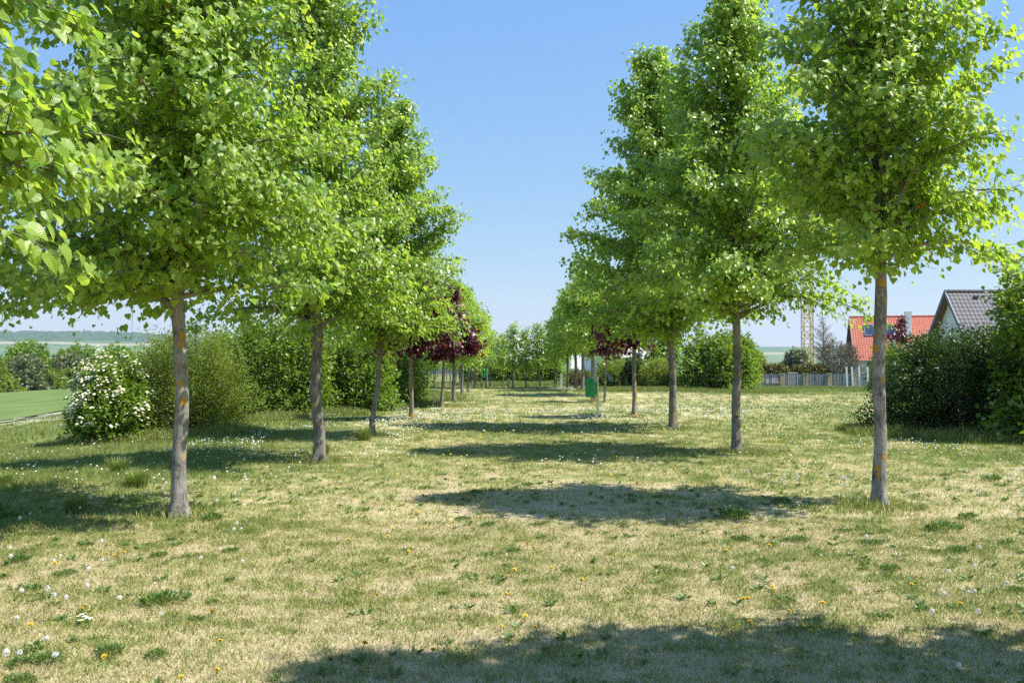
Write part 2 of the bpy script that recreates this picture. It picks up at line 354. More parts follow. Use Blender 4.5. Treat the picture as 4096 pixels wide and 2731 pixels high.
# ------------------------------------------------------------------ the setting
def polar_sheet(name, rs, az, zf, mat, kind='structure', attrs=None):
    A, Rr = np.meshgrid(az, rs)
    X = Rr * np.sin(A); Y = Rr * np.cos(A); Z = zf(X, Y)
    n, k = X.shape
    i = (np.arange(n - 1) * k)[:, None]; j = np.arange(k - 1)[None]
    F = np.stack([i + j, i + j + 1, i + k + j + 1, i + k + j], -1).reshape(-1, 4)
    b = MB(); b.add(np.stack([X, Y, Z], -1), F[:, ::-1])
    o = b.build(name, mat, smooth=True); o['kind'] = kind
    if attrs:
        for nm, fn in attrs.items():
            a = o.data.attributes.new(nm, 'FLOAT', 'POINT')
            a.data.foreach_set('value', fn(X.ravel(), Y.ravel(), Z.ravel()).astype(np.float32))
    return o
az = np.concatenate([np.linspace(-180, -48, 34)[:-1], np.linspace(-48, 48, 460), np.linspace(48, 180, 34)[1:]]) * math.pi / 180
rs = np.concatenate([[.02, .6, 1.2, 2.0], np.geomspace(2.6, 1000, 330)])
polar_sheet('ground', rs, az, gz, M['ground'], attrs={'green': lambda x, y, z: green(x, y)})

def strip(name, xa, xb, y0, y1, dz, mat, nx=8, ny=120, jag=.0):
    """a sheet lying on the terrain between the lines xa(y) and xb(y)"""
    ys = np.linspace(y0, y1, ny); u = np.linspace(0, 1, nx)
    U, Y = np.meshgrid(u, ys)
    X = (1 - U) * xa(Y) + U * xb(Y)
    if jag: X = X + (vnoise(Y * 1.3, U * 9, 5) - .5) * jag
    Z = gz(X, Y) + dz
    i = (np.arange(ny - 1) * nx)[:, None]; j = np.arange(nx - 1)[None]
    F = np.stack([i + j, i + j + 1, i + nx + j + 1, i + nx + j], -1).reshape(-1, 4)
    b = MB(); b.add(np.stack([X, Y, Z], -1), F)
    o = b.build(name, mat, smooth=True); o['kind'] = 'structure'; return o
strip('crop_field', lambda y: -84 + 0 * y, lambda y: -21.3 + 0 * y, 12, 330, .05, M['field'], 60, 240)
strip('field_track', lambda y: -21.0 + .35 * vnoise(y * .6, y * 0, 62), lambda y: -20.5 + .5 * vnoise(y * 1.1, y * 0, 63), 12, 330, .06, M['gravel'], 6, 900, .8)
strip('dry_verge', lambda y: -20.4 + 0 * y, lambda y: -18.6 + 1.6 * vnoise(y * .5, y * 0, 64), 12, 200, .02, M['verge'], 12, 500, .9)

# far hills: fields rising to a wooded ridge
def ridge_px(azd):   # height of the skyline above the horizon, in thousandths of the distance
    return np.interp(azd, [-40, -28.7, -22, -16, -8, 0, 8, 13, 20, 26, 40], [27, 26, 24.5, 18, 14, 12, 13, 15.5, 15.5, 14, 12])
def hill_z(X, Y):
    r = np.hypot(X, Y); a = np.degrees(np.arctan2(X, Y))
    e = ridge_px(a) * .001
    t = np.clip((r - 750) / (4300 - 750), 0, 1.2)
    prof = np.interp(t, [0, .25, .55, .8, .95, 1.2], [-.0125, -.002, .35, .72, 1.0, .9])
    z = 1.6 + np.where(prof > 0, prof * e, prof) * r
    z = z + (vnoise(X / 420, Y / 420, 7) - .5) * 12 * ss(.1, .5, t)
    return z
def hill_mat():
    m, nt, out = newmat('far_fields')
    t = attr(nt, 'patch').outputs['Fac']
    n = noise(nt, .01, 5, pos(nt))
    c = ramp(nt, t, [(0, (.05, .12, .035)), (.25, (.12, .18, .085)), (.5, (.19, .24, .12)), (.75, (.33, .29, .18)), (1, (.44, .37, .25))])
    c = mixc(nt, ramp(nt, n, [(.35, (0, 0, 0)), (.65, (.25, .25, .25))]), c, (.16, .2, .09))
    princ(nt, out, c, 1, 0, None, .05)
    return m
M['hill'] = hill_mat()
def patch(x, y, z):
    r = np.hypot(x, y); a = np.degrees(np.arctan2(x, y))
    e = (z - 1.6) / r * 1000            # elevation band
    base = np.floor(e * .42 + a * .05 + vnoise(a * .3, a * 0, 9) * 2)
    cell = hash2(base, np.floor(a / 6 + base * .37 + e * .04), 17)
    p = np.where(cell > .72, .75 + .3 * (cell - .72), np.where(cell > .35, .3, .12))
    right = a > 8
    pr = np.where(e > 9.5, .08, np.where(e > 7.2, .72, .3))
    return np.where(right, pr, p)
polar_sheet('hills', np.geomspace(760, 5200, 170), np.radians(np.linspace(-42, 42, 520)), hill_z, M['hill'], attrs={'patch': patch})

def wood_mat(name, a, b):
    m, nt, out = newmat(name)
    n = noise(nt, .03, 6, pos(nt), .7)
    princ(nt, out, ramp(nt, n, [(.35, a), (.65, b)]), 1, 0, None, .05)
    return m
M['wood'] = wood_mat('far_wood', (.028, .06, .022), (.075, .12, .04))
M['wood_grey'] = wood_mat('grey_wood', (.07, .075, .05), (.13, .13, .085))
def far_wood(name, label, r0, r1, a0, a1, h, mat, edge, n=(26, 420), bumpw=16):
    """one rough mass of tree tops standing on the hills; edge(a) pulls its near border back"""
    b = MB(); rr = np.linspace(0, 1, n[0]); aa = np.linspace(a0, a1, n[1])
    A, U = np.meshgrid(aa, rr)
    e0 = edge(A)
    Rr = (r0 + e0) + (r1 - r0 - e0) * U
    X = Rr * np.sin(np.radians(A)); Y = Rr * np.cos(np.radians(A))
    env = np.minimum(1, np.minimum(U * 12, (1 - U) * 12)) * np.minimum(1, np.minimum((A - a0), (a1 - A)) / (a1 - a0) * 25)
    Z = hill_z(X, Y) - 2 + env * h * (.45 + .75 * vnoise(X / bumpw, Y / bumpw, 31) + .35 * vnoise(X / bumpw * 2.7, Y / bumpw * 2.7, 32))
    nn, k = X.shape
    i = (np.arange(nn - 1) * k)[:, None]; j = np.arange(k - 1)[None]
    b.add(np.stack([X, Y, Z], -1), np.stack([i + j, i + k + j, i + k + j + 1, i + j + 1], -1).reshape(-1, 4)[:, ::-1])
    o = b.build(name, mat); tag(o, label, 'wood', kind='stuff'); return o
far_wood('ridge_forest', 'hazy dark wood covering the far ridge on the skyline', 3350, 4500, -42, -9, 15, M['wood'],
         lambda a: 500 * vnoise(a * .25, a * 0, 8), (40, 1000), 22)
far_wood('valley_thicket', 'grey leafless thicket band in the valley below the fields', 1050, 1200, -34, -14, 12, M['wood_grey'],
         lambda a: 40 * vnoise(a * .8, a * 0, 6), (10, 420), 11)
far_wood('hill_copse', 'small dark copse on the bare green hill', 3000, 3150, 11.6, 13.6, 38, M['wood'], lambda a: 0 * a, (10, 60), 30)

# ------------------------------------------------------------------ turf: blades, too many to count
rng = np.random.default_rng(7)
def sample_front(n, y0, y1, pw, wid=.60, pad=1.5):
    u = rng.random(n); k = 2 - pw       # density falls as y**-pw
    y = (y0 ** k + u * (y1 ** k - y0 ** k)) ** (1 / k)
    x = (rng.random(n) * 2 - 1) * (wid * y + pad)
    return x, y
def blades(b, x, y, h, w, tint, lean, seg2):
    n = len(x); z = gz(x, y) - .004
    a = rng.random(n) * 2 * np.pi; la = rng.random(n) * 2 * np.pi
    dx = np.cos(a) * w / 2; dy = np.sin(a) * w / 2
    lx = np.cos(la) * lean * h; ly = np.sin(la) * lean * h
    up = h * np.sqrt(np.clip(1 - lean ** 2, .02, 1))
    B = np.stack([x, y, z], 1); D = np.stack([dx, dy, 0 * x], 1)
    tip = B + np.stack([lx, ly, up], 1)
    if seg2:
        mid = B + np.stack([lx * .38, ly * .38, up * .62], 1)
        V = np.stack([B - D, B + D, mid + D * .8, mid - D * .8, tip], 1).reshape(-1, 3)
        o = np.arange(n)[:, None] * 5
        n0 = b.n
        b.add(V, o + np.array([[0, 1, 2, 3]]), 0, tint)
        b.more(o + np.array([[3, 2, 4]]), 0, tint, n0)
    else:
        V = np.stack([B - D, B + D, tip], 1).reshape(-1, 3)
        b.add(V, np.arange(n)[:, None] * 3 + np.array([[0, 1, 2]]), 0, tint)
def turf(n, y0, y1, pw, hmul, w0, seg2):
    k = 13
    x, y = sample_front(n // k, y0, y1, pw)
    cg = np.repeat(rng.normal(0, .36, n // k), k); n = len(cg)
    sp = .022 * hmul ** 1.5 * (1 + 1.6 * np.repeat(rng.random(n // k), k))
    x = np.repeat(x, k) + rng.normal(0, 1, n) * sp; y = np.repeat(y, k) + rng.normal(0, 1, n) * sp
    keep = (x > -20.25 + .8 * vnoise(y * 1.7, y * 0, 61))
    x, y, cg = x[keep], y[keep], cg[keep]; n = len(x)
    g = np.clip(green(x, y) + cg, 0, 1); ta = tallness(x, y); r = rng.random(n)
    isg = r < (g * 1.15 - .02)
    q = rng.random(n)
    tint = np.where(isg, .45 + .5 * q * (.45 + g * .75), .05 + .33 * q)
    h = np.where(isg, (.024 + .03 * q) * (1 + 3.0 * ta * rng.random(n)), .018 + .034 * rng.random(n)) * hmul
    lean = np.where(isg, .42 + .5 * rng.random(n), .68 + .31 * rng.random(n))
    w = w0 * (.7 + .6 * rng.random(n))
    b = MB(); blades(b, x, y, h, w, np.clip(tint, 0, 1), lean, seg2)
    o = b.build('lawn_grass', M['grass']); return o
g1 = turf(500000, 4.0, 9.5, .6, 1.0, .0046, True); tag(g1, 'short mown turf of straw and green blades in front', 'grass', kind='stuff')
g2 = turf(390000, 9.5, 22, .8, 1.25, .0090, False); tag(g2, 'patchy turf between the first lime trees', 'grass', kind='stuff')
g3 = turf(260000, 22, 75, 1.1, 1.9, .022, False); tag(g3, 'distant grass of the avenue and meadows', 'grass', kind='stuff')

# longer grass round trunks, along the shrub edges and in the left meadow
def long_grass(name, label, pts, n, spread, h0, h1, w, tmin=.5, tmax=1.0):
    b = MB()
    for (px, py, k) in pts:
        m = int(n * k); a = rng.random(m) * 2 * np.pi; rr = np.sqrt(rng.random(m)) * spread * k ** .5
        x = px + np.cos(a) * rr; y = py + np.sin(a) * rr
        blades(b, x, y, (h0 + (h1 - h0) * rng.random(m)) * (1.15 - .5 * rr / (spread * k ** .5)), w * (.7 + .6 * rng.random(m)),
               tmin + (tmax - tmin) * rng.random(m), .15 + .5 * rng.random(m), True)
    o = b.build(name, M['grass']); tag(o, label, 'grass', kind='stuff'); return o

# ------------------------------------------------------------------ leaves
T_LEAF = ([(0, 0, 0), (-.40, -.02, .10), (-.50, .38, .16), (0, 1.05, -.10), (.50, .38, .16), (.40, -.02, .10), (0, .45, 0)],
          [(0, 6, 2, 1), (6, 3, 2), (0, 5, 4, 6), (6, 4, 3)])
T_NEAR = ([(0, 0, 0), (-.26, -.13, .05), (-.47, .06, .11), (-.50, .33, .15), (-.36, .66, .10), (0, 1.08, -.12), (.36, .66, .10), (.50, .33, .15), (.47, .06, .11), (.26, -.13, .05), (0, .33, .0), (0, .68, -.03)],
          [(0, 10, 2, 1), (10, 11, 4, 3), (10, 3, 2), (11, 5, 4), (0, 9, 8, 10), (10, 7, 6, 11), (10, 8, 7), (11, 6, 5)])
T_FAR = ([(0, -.05, 0), (-.5, .35, .12), (0, 1, 0), (.5, .35, .12)], [(0, 1, 2), (0, 2, 3)])
T_SLIM = ([(0, 0, 0), (-.26, .4, .06), (0, 1, 0), (.26, .4, .06)], [(0, 2, 1), (0, 3, 2)])
T_STAR = ([(0, 0, 0), (-.55, .12, .08), (-.28, .38, 0), (-.52, .75, .06), (0, 1.1, -.05), (.52, .75, .06), (.28, .38, 0), (.55, .12, .08)],
          [(0, 2, 1), (0, 4, 2), (2, 4, 3), (0, 6, 4), (6, 5, 4), (0, 7, 6)])

def nrm(v): return v / (np.linalg.norm(v, axis=-1, keepdims=True) + 1e-9)

PROF = ([0, .05, .15, .30, .45, .60, .80, .93, 1], [.70, .92, 1, .92, .77, .60, .36, .17, .04])
PROF_SLIM = ([0, .05, .15, .30, .46, .62, .82, .94, 1], [.72, .96, 1, .86, .68, .55, .32, .16, .04])
def make_tree(seed, H, zf, R, rb, nlimb, ntw, nlf, leaf, tmpl, prof=PROF, lean=(0, 0), asym=(1, 1, 1, 1), luv=False,
              crook=.04, low=.0, extra=(), tscale=1.0):
    """trunk + limbs mesh and leaf mesh of one broad-leaved tree, base at the origin"""
    g = np.random.default_rng(seed)
    pt, pr = np.array(prof[0]), np.array(prof[1])
    def rad(z): return R * np.interp((z - zf) / (H - zf), pt, pr)
    def asy(a):  # factor to the right, back, left, front
        c, s_ = np.cos(a), np.sin(a)
        return np.where(c > 0, asym[0], asym[2]) * c ** 2 + np.where(s_ > 0, asym[1], asym[3]) * s_ ** 2
    # trunk axis
    zt = np.concatenate([[-.12, 0, .06, .18], np.linspace(.4, H * .965, 22)])
    ph = g.random(4) * 6.28
    def axis(z):
        t = np.clip(z / H, 0, 1)
        x = lean[0] * t ** 1.3 + crook * (np.sin(z * 1.3 + ph[0]) - np.sin(ph[0])) * np.minimum(1, z / .8) * .6 + crook * .5 * np.sin(z * 3.1 + ph[1]) * np.minimum(1, np.maximum(z, 0))
        y = lean[1] * t ** 1.3 + crook * (np.sin(z * 1.1 + ph[2]) - np.sin(ph[2])) * np.minimum(1, z / .8) * .6
        return np.stack([x, y, z], -1)
    ax = axis(zt)
    rr = np.where(zt < zf, rb * (1 - .22 * zt / zf), rb * .80 * np.clip(1 - (zt - zf) / (H * .985 - zf), .05, 1) ** .85)
    rr = rr * np.where(zt < .3, 1 + .55 * (1 - np.clip(zt, 0, .3) / .3) ** 2, 1)
    rr = rr * (1 + .12 * np.exp(-((zt - zf) / .22) ** 2))
    w = MB()
    # trunk skin with knots and dents
    n = 18; zz = np.concatenate([[-.12], np.linspace(0, zf + .3, 46), np.linspace(zf + .4, H * .965, 20)])
    P = axis(zz); r2 = np.interp(zz, zt, rr); a = np.arange(n) * 2 * np.pi / n
    dent = 1 + .24 * (vnoise(a[None] * 1.4 + seed, zz[:, None] * 3.2, seed) - .5) + .10 * (vnoise(a[None] * 3.4, zz[:, None] * 11, seed + 1) - .5)
    dent[:, -1] = (dent[:, 0] + dent[:, -2]) / 2
    flare = 1 + .32 * np.exp(-np.clip(zz, 0, 9) / .09)[:, None] * np.cos(a * 4 + seed)[None]
    RR = r2[:, None] * dent * flare
    V = P[:, None] + np.stack([RR * np.cos(a), RR * np.sin(a), 0 * RR], -1)
    i = (np.arange(len(zz) - 1) * n)[:, None]; j = np.arange(n)[None]; j2 = (j + 1) % n
    w.add(V.reshape(-1, 3), np.stack([i + j, i + j2, i + n + j2, i + n + j], -1).reshape(-1, 4))
    # limbs
    s = (np.arange(nlimb) + g.random(nlimb) * .8) / nlimb
    zs = zf - .04 + (H - zf) * .93 * s ** 1.15 + low * (s < .12)
    az_ = np.arange(nlimb) * 2.39996 + g.random(nlimb) * .9
    elev = np.radians(7 + 47 * s ** .62 + g.normal(0, 10, nlimb))
    rt = rad(zs + .3) * .9
    for _ in range(5): rt = rad(zs + rt * np.tan(elev)) * asy(az_)
    rt = rt * (1 - .22 * g.random(nlimb) ** 1.6) + .02
    rt = np.where(g.random(nlimb) < .16, rt * .6, rt)
    for k, (ea, ez, er, es) in enumerate(extra):       # limbs given one by one: azimuth, start height, reach, tip rise
        az_[k] = ea; zs[k] = ez; rt[k] = er; elev[k] = math.atan2(es, er)
    rise = rt * np.tan(elev)
    D = np.stack([np.cos(az_), np.sin(az_), 0 * az_], 1); A = axis(zs)
    C = A + D * rt[:, None] + np.stack([0 * rt, 0 * rt, rise], 1)
    B = A + D * (rt * .48)[:, None] + np.stack([0 * rt, 0 * rt, rise * .62 + .24 * rt * (1 - s) ** 2], 1) + g.normal(0, .06, (nlimb, 3)) * rt[:, None]
    r0 = .010 + .019 * rt * (rb / .08) * (.6 + .4 * (1 - s)); r0 = np.minimum(r0, np.interp(zs, zt, rr) * .62)
    w.tubes(A, B, C, r0, .004, 6, 8)
    # twigs on the limbs and round the leader
    TA, TD, TL = [], [], []
    for k in range(nlimb):
        m = max(4, int(ntw * (.35 + rt[k] / R * .75)))
        u = .14 + .86 * (np.arange(m) + g.random(m)) / m
        p = (1 - u)[:, None] ** 2 * A[k] + 2 * (u * (1 - u))[:, None] * B[k] + (u * u)[:, None] * C[k]
        t = nrm(2 * (1 - u)[:, None] * (B[k] - A[k]) + 2 * u[:, None] * (C[k] - B[k]))
        side = nrm(np.cross(t, (0, 0, 1.))); sg = np.where(np.arange(m) % 2, 1, -1)[:, None]
        d = nrm(t * .75 + side * sg * (.35 + .7 * g.random((m, 1))) + np.array((0, 0, 1.)) * g.normal(.16, .6, (m, 1)) + g.normal(0, .2, (m, 3)))
        L = (.20 + .42 * g.random(m)) * (1.15 - .5 * u) * (.45 + .55 * min(1, rt[k] / 1.1)) * tscale
        TA.append(p); TD.append(d); TL.append(L)
        TA.append(C[k:k + 1]); TD.append(t[-1:]); TL.append(np.array([.22 + .2 * g.random()]) * (.5 + .5 * min(1, rt[k])) * tscale)
    m = int(nlimb * .8); zl = zf + (H - zf) * (.25 + .72 * g.random(m)); q = g.random(m) * 6.28
    TA.append(axis(zl)); TD.append(nrm(np.stack([np.cos(q), np.sin(q), .5 + .6 * g.random(m)], 1))); TL.append((.2 + .3 * g.random(m)) * np.clip((H - zl) / H * 2.2, .35, 1) * tscale)
    m = int(nlimb * .3); zl = zf - .05 + .65 * g.random(m) * (H - zf) / 6; q = g.random(m) * 6.28
    TA.append(axis(zl)); TD.append(nrm(np.stack([np.cos(q), np.sin(q), -.25 + .6 * g.random(m)], 1))); TL.append((.3 + .35 * g.random(m)) * min(1, R / 1.6) * tscale)
    TA.append(axis(np.array([H * .96]))); TD.append(np.array([[0, 0, 1.]])); TL.append(np.array([H * .04]))
    TA = np.vstack(TA); TD = np.vstack(TD); TL = np.concatenate(TL)
    sag = np.zeros_like(TA); sag[:, 2] = -.16 * TL
    TC = TA + TD * TL[:, None] + sag; TB = TA + TD * (TL * .55)[:, None]
    w.tubes(TA, TB, TC, .0045, .0018, 3, 2)
    # leaves
    cnt = np.maximum(3, (nlf * (.4 + TL / .45)).astype(int)); K = np.repeat(np.arange(len(TA)), cnt)
    u = .05 + .99 * g.random(len(K)) ** .9
    p = (1 - u)[:, None] ** 2 * TA[K] + 2 * (u * (1 - u))[:, None] * TB[K] + (u * u)[:, None] * TC[K]
    out = p - axis(np.clip(p[:, 2] - .3, 0, H)); out[:, 2] *= .3; out = nrm(out)
    side = nrm(np.cross(TD[K], (0, 0, 1.))) * np.where(g.random(len(K)) < .5, 1, -1)[:, None]
    p = p + side * (leaf * .8 * g.random((len(K), 1))) + g.normal(0, leaf * .85, (len(K), 3))
    axd = TD[K] * .35 + side * .35 + out * .25 + np.array((0, 0, -.75)) + g.normal(0, .38, (len(K), 3))
    nr = np.array((.42, -.14, .60)) + out * .55 + g.normal(0, .48, (len(K), 3))
    S = leaf * np.clip(g.normal(1, .24, len(K)), .4, 1.45) * np.where(u > .9, .72, 1)
    ti = np.clip(.45 + g.normal(0, .25, len(K)) + .12 * (u > .92) + (g.random(len(K)) < .03) * .4, 0, 1)
    lv = MB(); lv.leaves(p, axd, nr, S, tmpl, 0, ti, luv)
    return w, lv

def plant_tree(name, label, cat, x, y, wm, lm, bark, leafm, group=None, rz=0, label_crown=None):
    t = thing(name, label, cat, at(x, y), rz, group)
    wm.build('trunk', bark, t, smooth=True); lm.build('crown', leafm, t)
    return t
LG = 'lime trees lining the grass avenue'
def lime(label, x, y, seed, **kw):
    leafm = M['lime_near'] if kw.get('luv') else M['lime']
    w, l = make_tree(seed, **kw)
    return plant_tree('lime_tree', label, 'tree', x, y, w, l, M[kw_bark.get(seed, 'bark')], leafm, LG)
kw_bark = {102: 'bark_spotted_sunlit', 106: 'bark_spotted_sunlit'}
lime('near lime tree whose big leaves hang in at the upper left edge', -3.62, 4.35, 101, H=7.8, zf=2.15, R=1.4, rb=.085, nlimb=80, ntw=24, nlf=11,
     leaf=.066, tmpl=T_NEAR, luv=True, extra=((-.18, 2.1, 1.3, .12), (.12, 2.35, 1.5, .40), (.5, 2.4, 1.4, .35), (-.3, 2.6, 1.35, .45), (.3, 2.95, 1.3, .5), (.02, 3.0, 1.25, .6), (.06, 2.3, 1.4, .25)))
lime('tall lime tree with the thick lichen-spotted trunk, first trunk of the left row', -3.42, 9.65, 102, H=8.0, zf=2.2, R=2.0, rb=.078, nlimb=130, ntw=31, nlf=11.5,
     leaf=.069, tmpl=T_LEAF, luv=True, asym=(.9, 1, 1.02, 1), crook=.035, extra=((3.0, 2.15, 1.95, .05), (3.9, 2.3, 1.7, .0), (2.5, 2.3, 1.9, .1), (3.35, 2.35, 2.15, -.18), (2.75, 2.4, 2.1, -.12), (3.1, 2.5, 2.2, .1), (4.4, 2.25, 1.5, .05), (5.6, 2.3, 1.3, .3), (.3, 2.25, 1.5, .15)))
lime('broad lime tree with a forked dark trunk, second trunk of the left row', -3.12, 15.2, 103, H=8.9, zf=2.15, R=2.0, rb=.095, nlimb=125, ntw=30, nlf=10.5,
     leaf=.070, tmpl=T_LEAF, prof=PROF_SLIM, crook=.05, extra=((.35, 2.15, 1.5, .75), (3.3, 2.2, 1.9, .05), (2.6, 2.2, 1.8, .2)))
lime('slender lime tree standing before the dark red maples in the left row', -2.96, 19.85, 104, H=7.2, zf=1.95, R=1.85, rb=.062, nlimb=105, ntw=28, nlf=11.5,
     leaf=.070, tmpl=T_LEAF, lean=(.55, 0), asym=(1.1, 1, .9, 1), crook=.06)
lime('near lime tree brushing the right picture edge, its trunk unseen', 4.5, 4.0, 105, H=8.5, zf=2.5, R=1.5, rb=.08, nlimb=80, ntw=24, nlf=11,
     leaf=.080, tmpl=T_LEAF, luv=True)
lime('airy lime with the spotted trunk beside the dark shrub, first in the right row', 4.02, 10.29, 106, H=7.6, zf=2.65, R=1.5, rb=.074, nlimb=90, ntw=28, nlf=11,
     leaf=.071, tmpl=T_LEAF, luv=True, asym=(1, 1, 1.06, 1), crook=.03, lean=(.08, 0), extra=((.15, 2.7, 1.45, .1), (3.3, 3.3, 1.25, .5), (2.9, 2.75, 1.0, .0)))
lime('wide lime tree with a dark forking trunk, second trunk of the right row', 3.91, 16.33, 107, H=8.35, zf=2.35, R=2.2, rb=.078, nlimb=130, ntw=31, nlf=10.5,
     leaf=.072, tmpl=T_LEAF, lean=(-.1, 0), crook=.03, extra=((0, 2.3, 2.45, .0), (.25, 2.3, 2.1, .6), (3.0, 2.5, 1.8, .5)))
lime('big spreading lime tree with a stout shaded trunk beside the thin lichened maple', 3.88, 22.55, 108, H=9.3, zf=2.2, R=2.6, rb=.098, nlimb=150, ntw=34, nlf=11,
     leaf=.075, tmpl=T_LEAF, lean=(-.55, 0), asym=(.9, 1, 1.08, 1), crook=.02)

# farther limes of the two rows: three shared crowns
far_protos = []
for k in range(3):
    w, l = make_tree(200 + k, 4.9 + .2 * k, 1.85, 1.5, .075, 70, 18, 9, .10, T_FAR, prof=PROF, lean=(.1 * (k - 1), 0), crook=.03)
    far_protos.append((w.mesh('lime_trunk', [M['bark'], ], True), l.mesh('lime_crown', [M['lime']])))
def far_lime(label, x, y, k, rz, sc=1.0, group=LG, name='lime_tree', protos=far_protos, cat='tree'):
    t = thing(name, label, cat, at(x, y), rz, group); t.scale = (sc, sc, sc)
    for nm, me in zip(('trunk', 'crown'), protos[k % len(protos)]):
        o = bpy.data.objects.new(nm, me); col.objects.link(o); o.parent = t
    return t
for i, (x, y, sc, lab) in enumerate([
    (-2.27, 36.67, .98, 'mid-distance lime tree just past the dark red maples on the left'),
    (-2.43, 45.48, 1.05, 'mid-distance lime tree with lichened trunk, second past the red maples'),
    (-2.28, 48.68, 1.0, 'mid-distance lime tree, third past the red maples on the left'),
    (-2.19, 54.86, .95, 'last tall lime tree of the left row before the staked saplings')]):
    far_lime(lab, x, y, i, i * 1.9 + .4, sc)
for i, (x, y, sc, lab) in enumerate([
    (3.78, 44.23, 1.25, 'lime tree whose trunk rises behind the large green litter bin'),
    (3.77, 50.05, 1.22, 'lime tree left of the trunk behind the litter bin'),
    (3.55, 52.3, 1.15, 'lime tree with pale trunk standing closest to the white hall wall'),
    (3.30, 55.75, 1.1, 'last lime tree of the right row before the metal post')]):
    far_lime(lab, x, y, i + 1, i * 2.3 + 1.1, sc)
# small trees closing the avenue
small = []
for k in range(3):
    w, l = make_tree(230 + k, 3.5, 1.2, .76, .045, 32, 11, 6, .105, T_FAR, prof=PROF_SLIM, lean=(.12 * (k - 1), 0), crook=.03)
    small.append((w.mesh('young_trunk', [M['bark']], True), l.mesh('young_crown', [M['lime']])))
EG = 'young trees closing the far end of the avenue'
for i, (x, y, sc, lab) in enumerate([
    (2.65, 57.55, 1.12, 'left stem of the crossed pair of young trees at the avenue end'), (2.84, 59.42, 1.08, 'right stem of the crossed pair of young trees at the avenue end'),
    (1.63, 54.86, 1.08, 'young tree under the wind turbine blade, nearest the crossed pair'), (.83, 55.75, .98, 'young tree in front of the round red roof emblem'),
    (.05, 55.75, 1.08, 'young tree just right of the grey stone post'), (-.58, 59.42, .95, 'young tree just left of the grey stone post'),
    (-1.38, 59.42, .92, 'young tree next to the small far litter bin')]):
    far_lime(lab, x, y, i, i * 1.7, sc, EG, 'young_tree', small)
MG = 'young trees of the second avenue on the left meadow'
for i, (x, y) in enumerate([(-6.86, 66.44), (-5.92, 60.62), (-8.27, 88.56), (-5.3, 58.48), (-4.79, 57.55), (-6.84, 84.08), (-5.72, 82.09), (-3.85, 58.48),
                            (-4.38, 73.41), (-3.16, 56.64), (-3.64, 70.54), (-2.69, 62.83), (-9.6, 78), (-7.6, 96)]):
    far_lime('young tree of the second avenue, seen between the left row trunks on the meadow', x, y, i + 1, i * 1.3, .92 + .05 * (i % 4), MG, 'young_tree', small)
# staked saplings
t0 = thing('staked_sapling', 'bare sapling tied between three tall wooden stakes at the left row end', 'tree', at(-1.85, 55.9))
b = MB(); b.tube([(0, 0, -.1), (.02, 0, .9), (.0, .03, 1.8), (.05, 0, 2.6)], [.025, .022, .016, .006], 6); b.build('trunk', M['bark'], t0)
for dx, dy in ((-.32, .1), (.3, .15), (.05, -.3)):
    b = MB(); b.tube([(dx, dy, -.1), (dx * .8, dy * .8, 2.3)], [.035, .035], 8); b.build('stake', M['twig_grey'], t0)
b = MB(); b.beam((-.27, .08, 2.15), (.25, .13, 2.15), .04, .07); b.beam((.25, .13, 2.1), (.04, -.25, 2.1), .04, .07); b.build('crossbar', M['twig_grey'], t0)

# dark red maples
MPG = 'dark red maples in the rows'
def maple(label, x, y, seed, **kw):
    w, l = make_tree(seed, tmpl=T_STAR, **kw)
    return plant_tree('red_maple', label, 'tree', x, y, w, l, M['bark_orange'], M['maroon'], MPG)
maple('dark red maple half hidden behind the slender lime, orange lichen up its trunk', -2.73, 25.41, 111, H=4.4, zf=1.9, R=1.25, rb=.065, nlimb=44, ntw=17, nlf=15, leaf=.095, crook=.02, asym=(1.0, 1, .8, 1))
maple('dark red maple with a thin lichened trunk, wholly in view left of the avenue', -2.48, 32.93, 112, H=3.85, zf=1.85, R=1.2, rb=.058, nlimb=60, ntw=20, nlf=17, leaf=.105, crook=.02, lean=(.3, 0))
maple('dark red maple with a thick lichen-banded trunk under the big right lime', 3.52, 26.98, 113, H=4.3, zf=2.1, R=.95, rb=.07, nlimb=34, ntw=14, nlf=12, leaf=.095, crook=.02)
maple('thin dark red maple with a leaning slim trunk right of the green litter bin', 3.67, 37.11, 114, H=4.0, zf=2.0, R=.85, rb=.045, nlimb=30, ntw=12, nlf=11, leaf=.10, crook=.03, lean=(.15, 0))

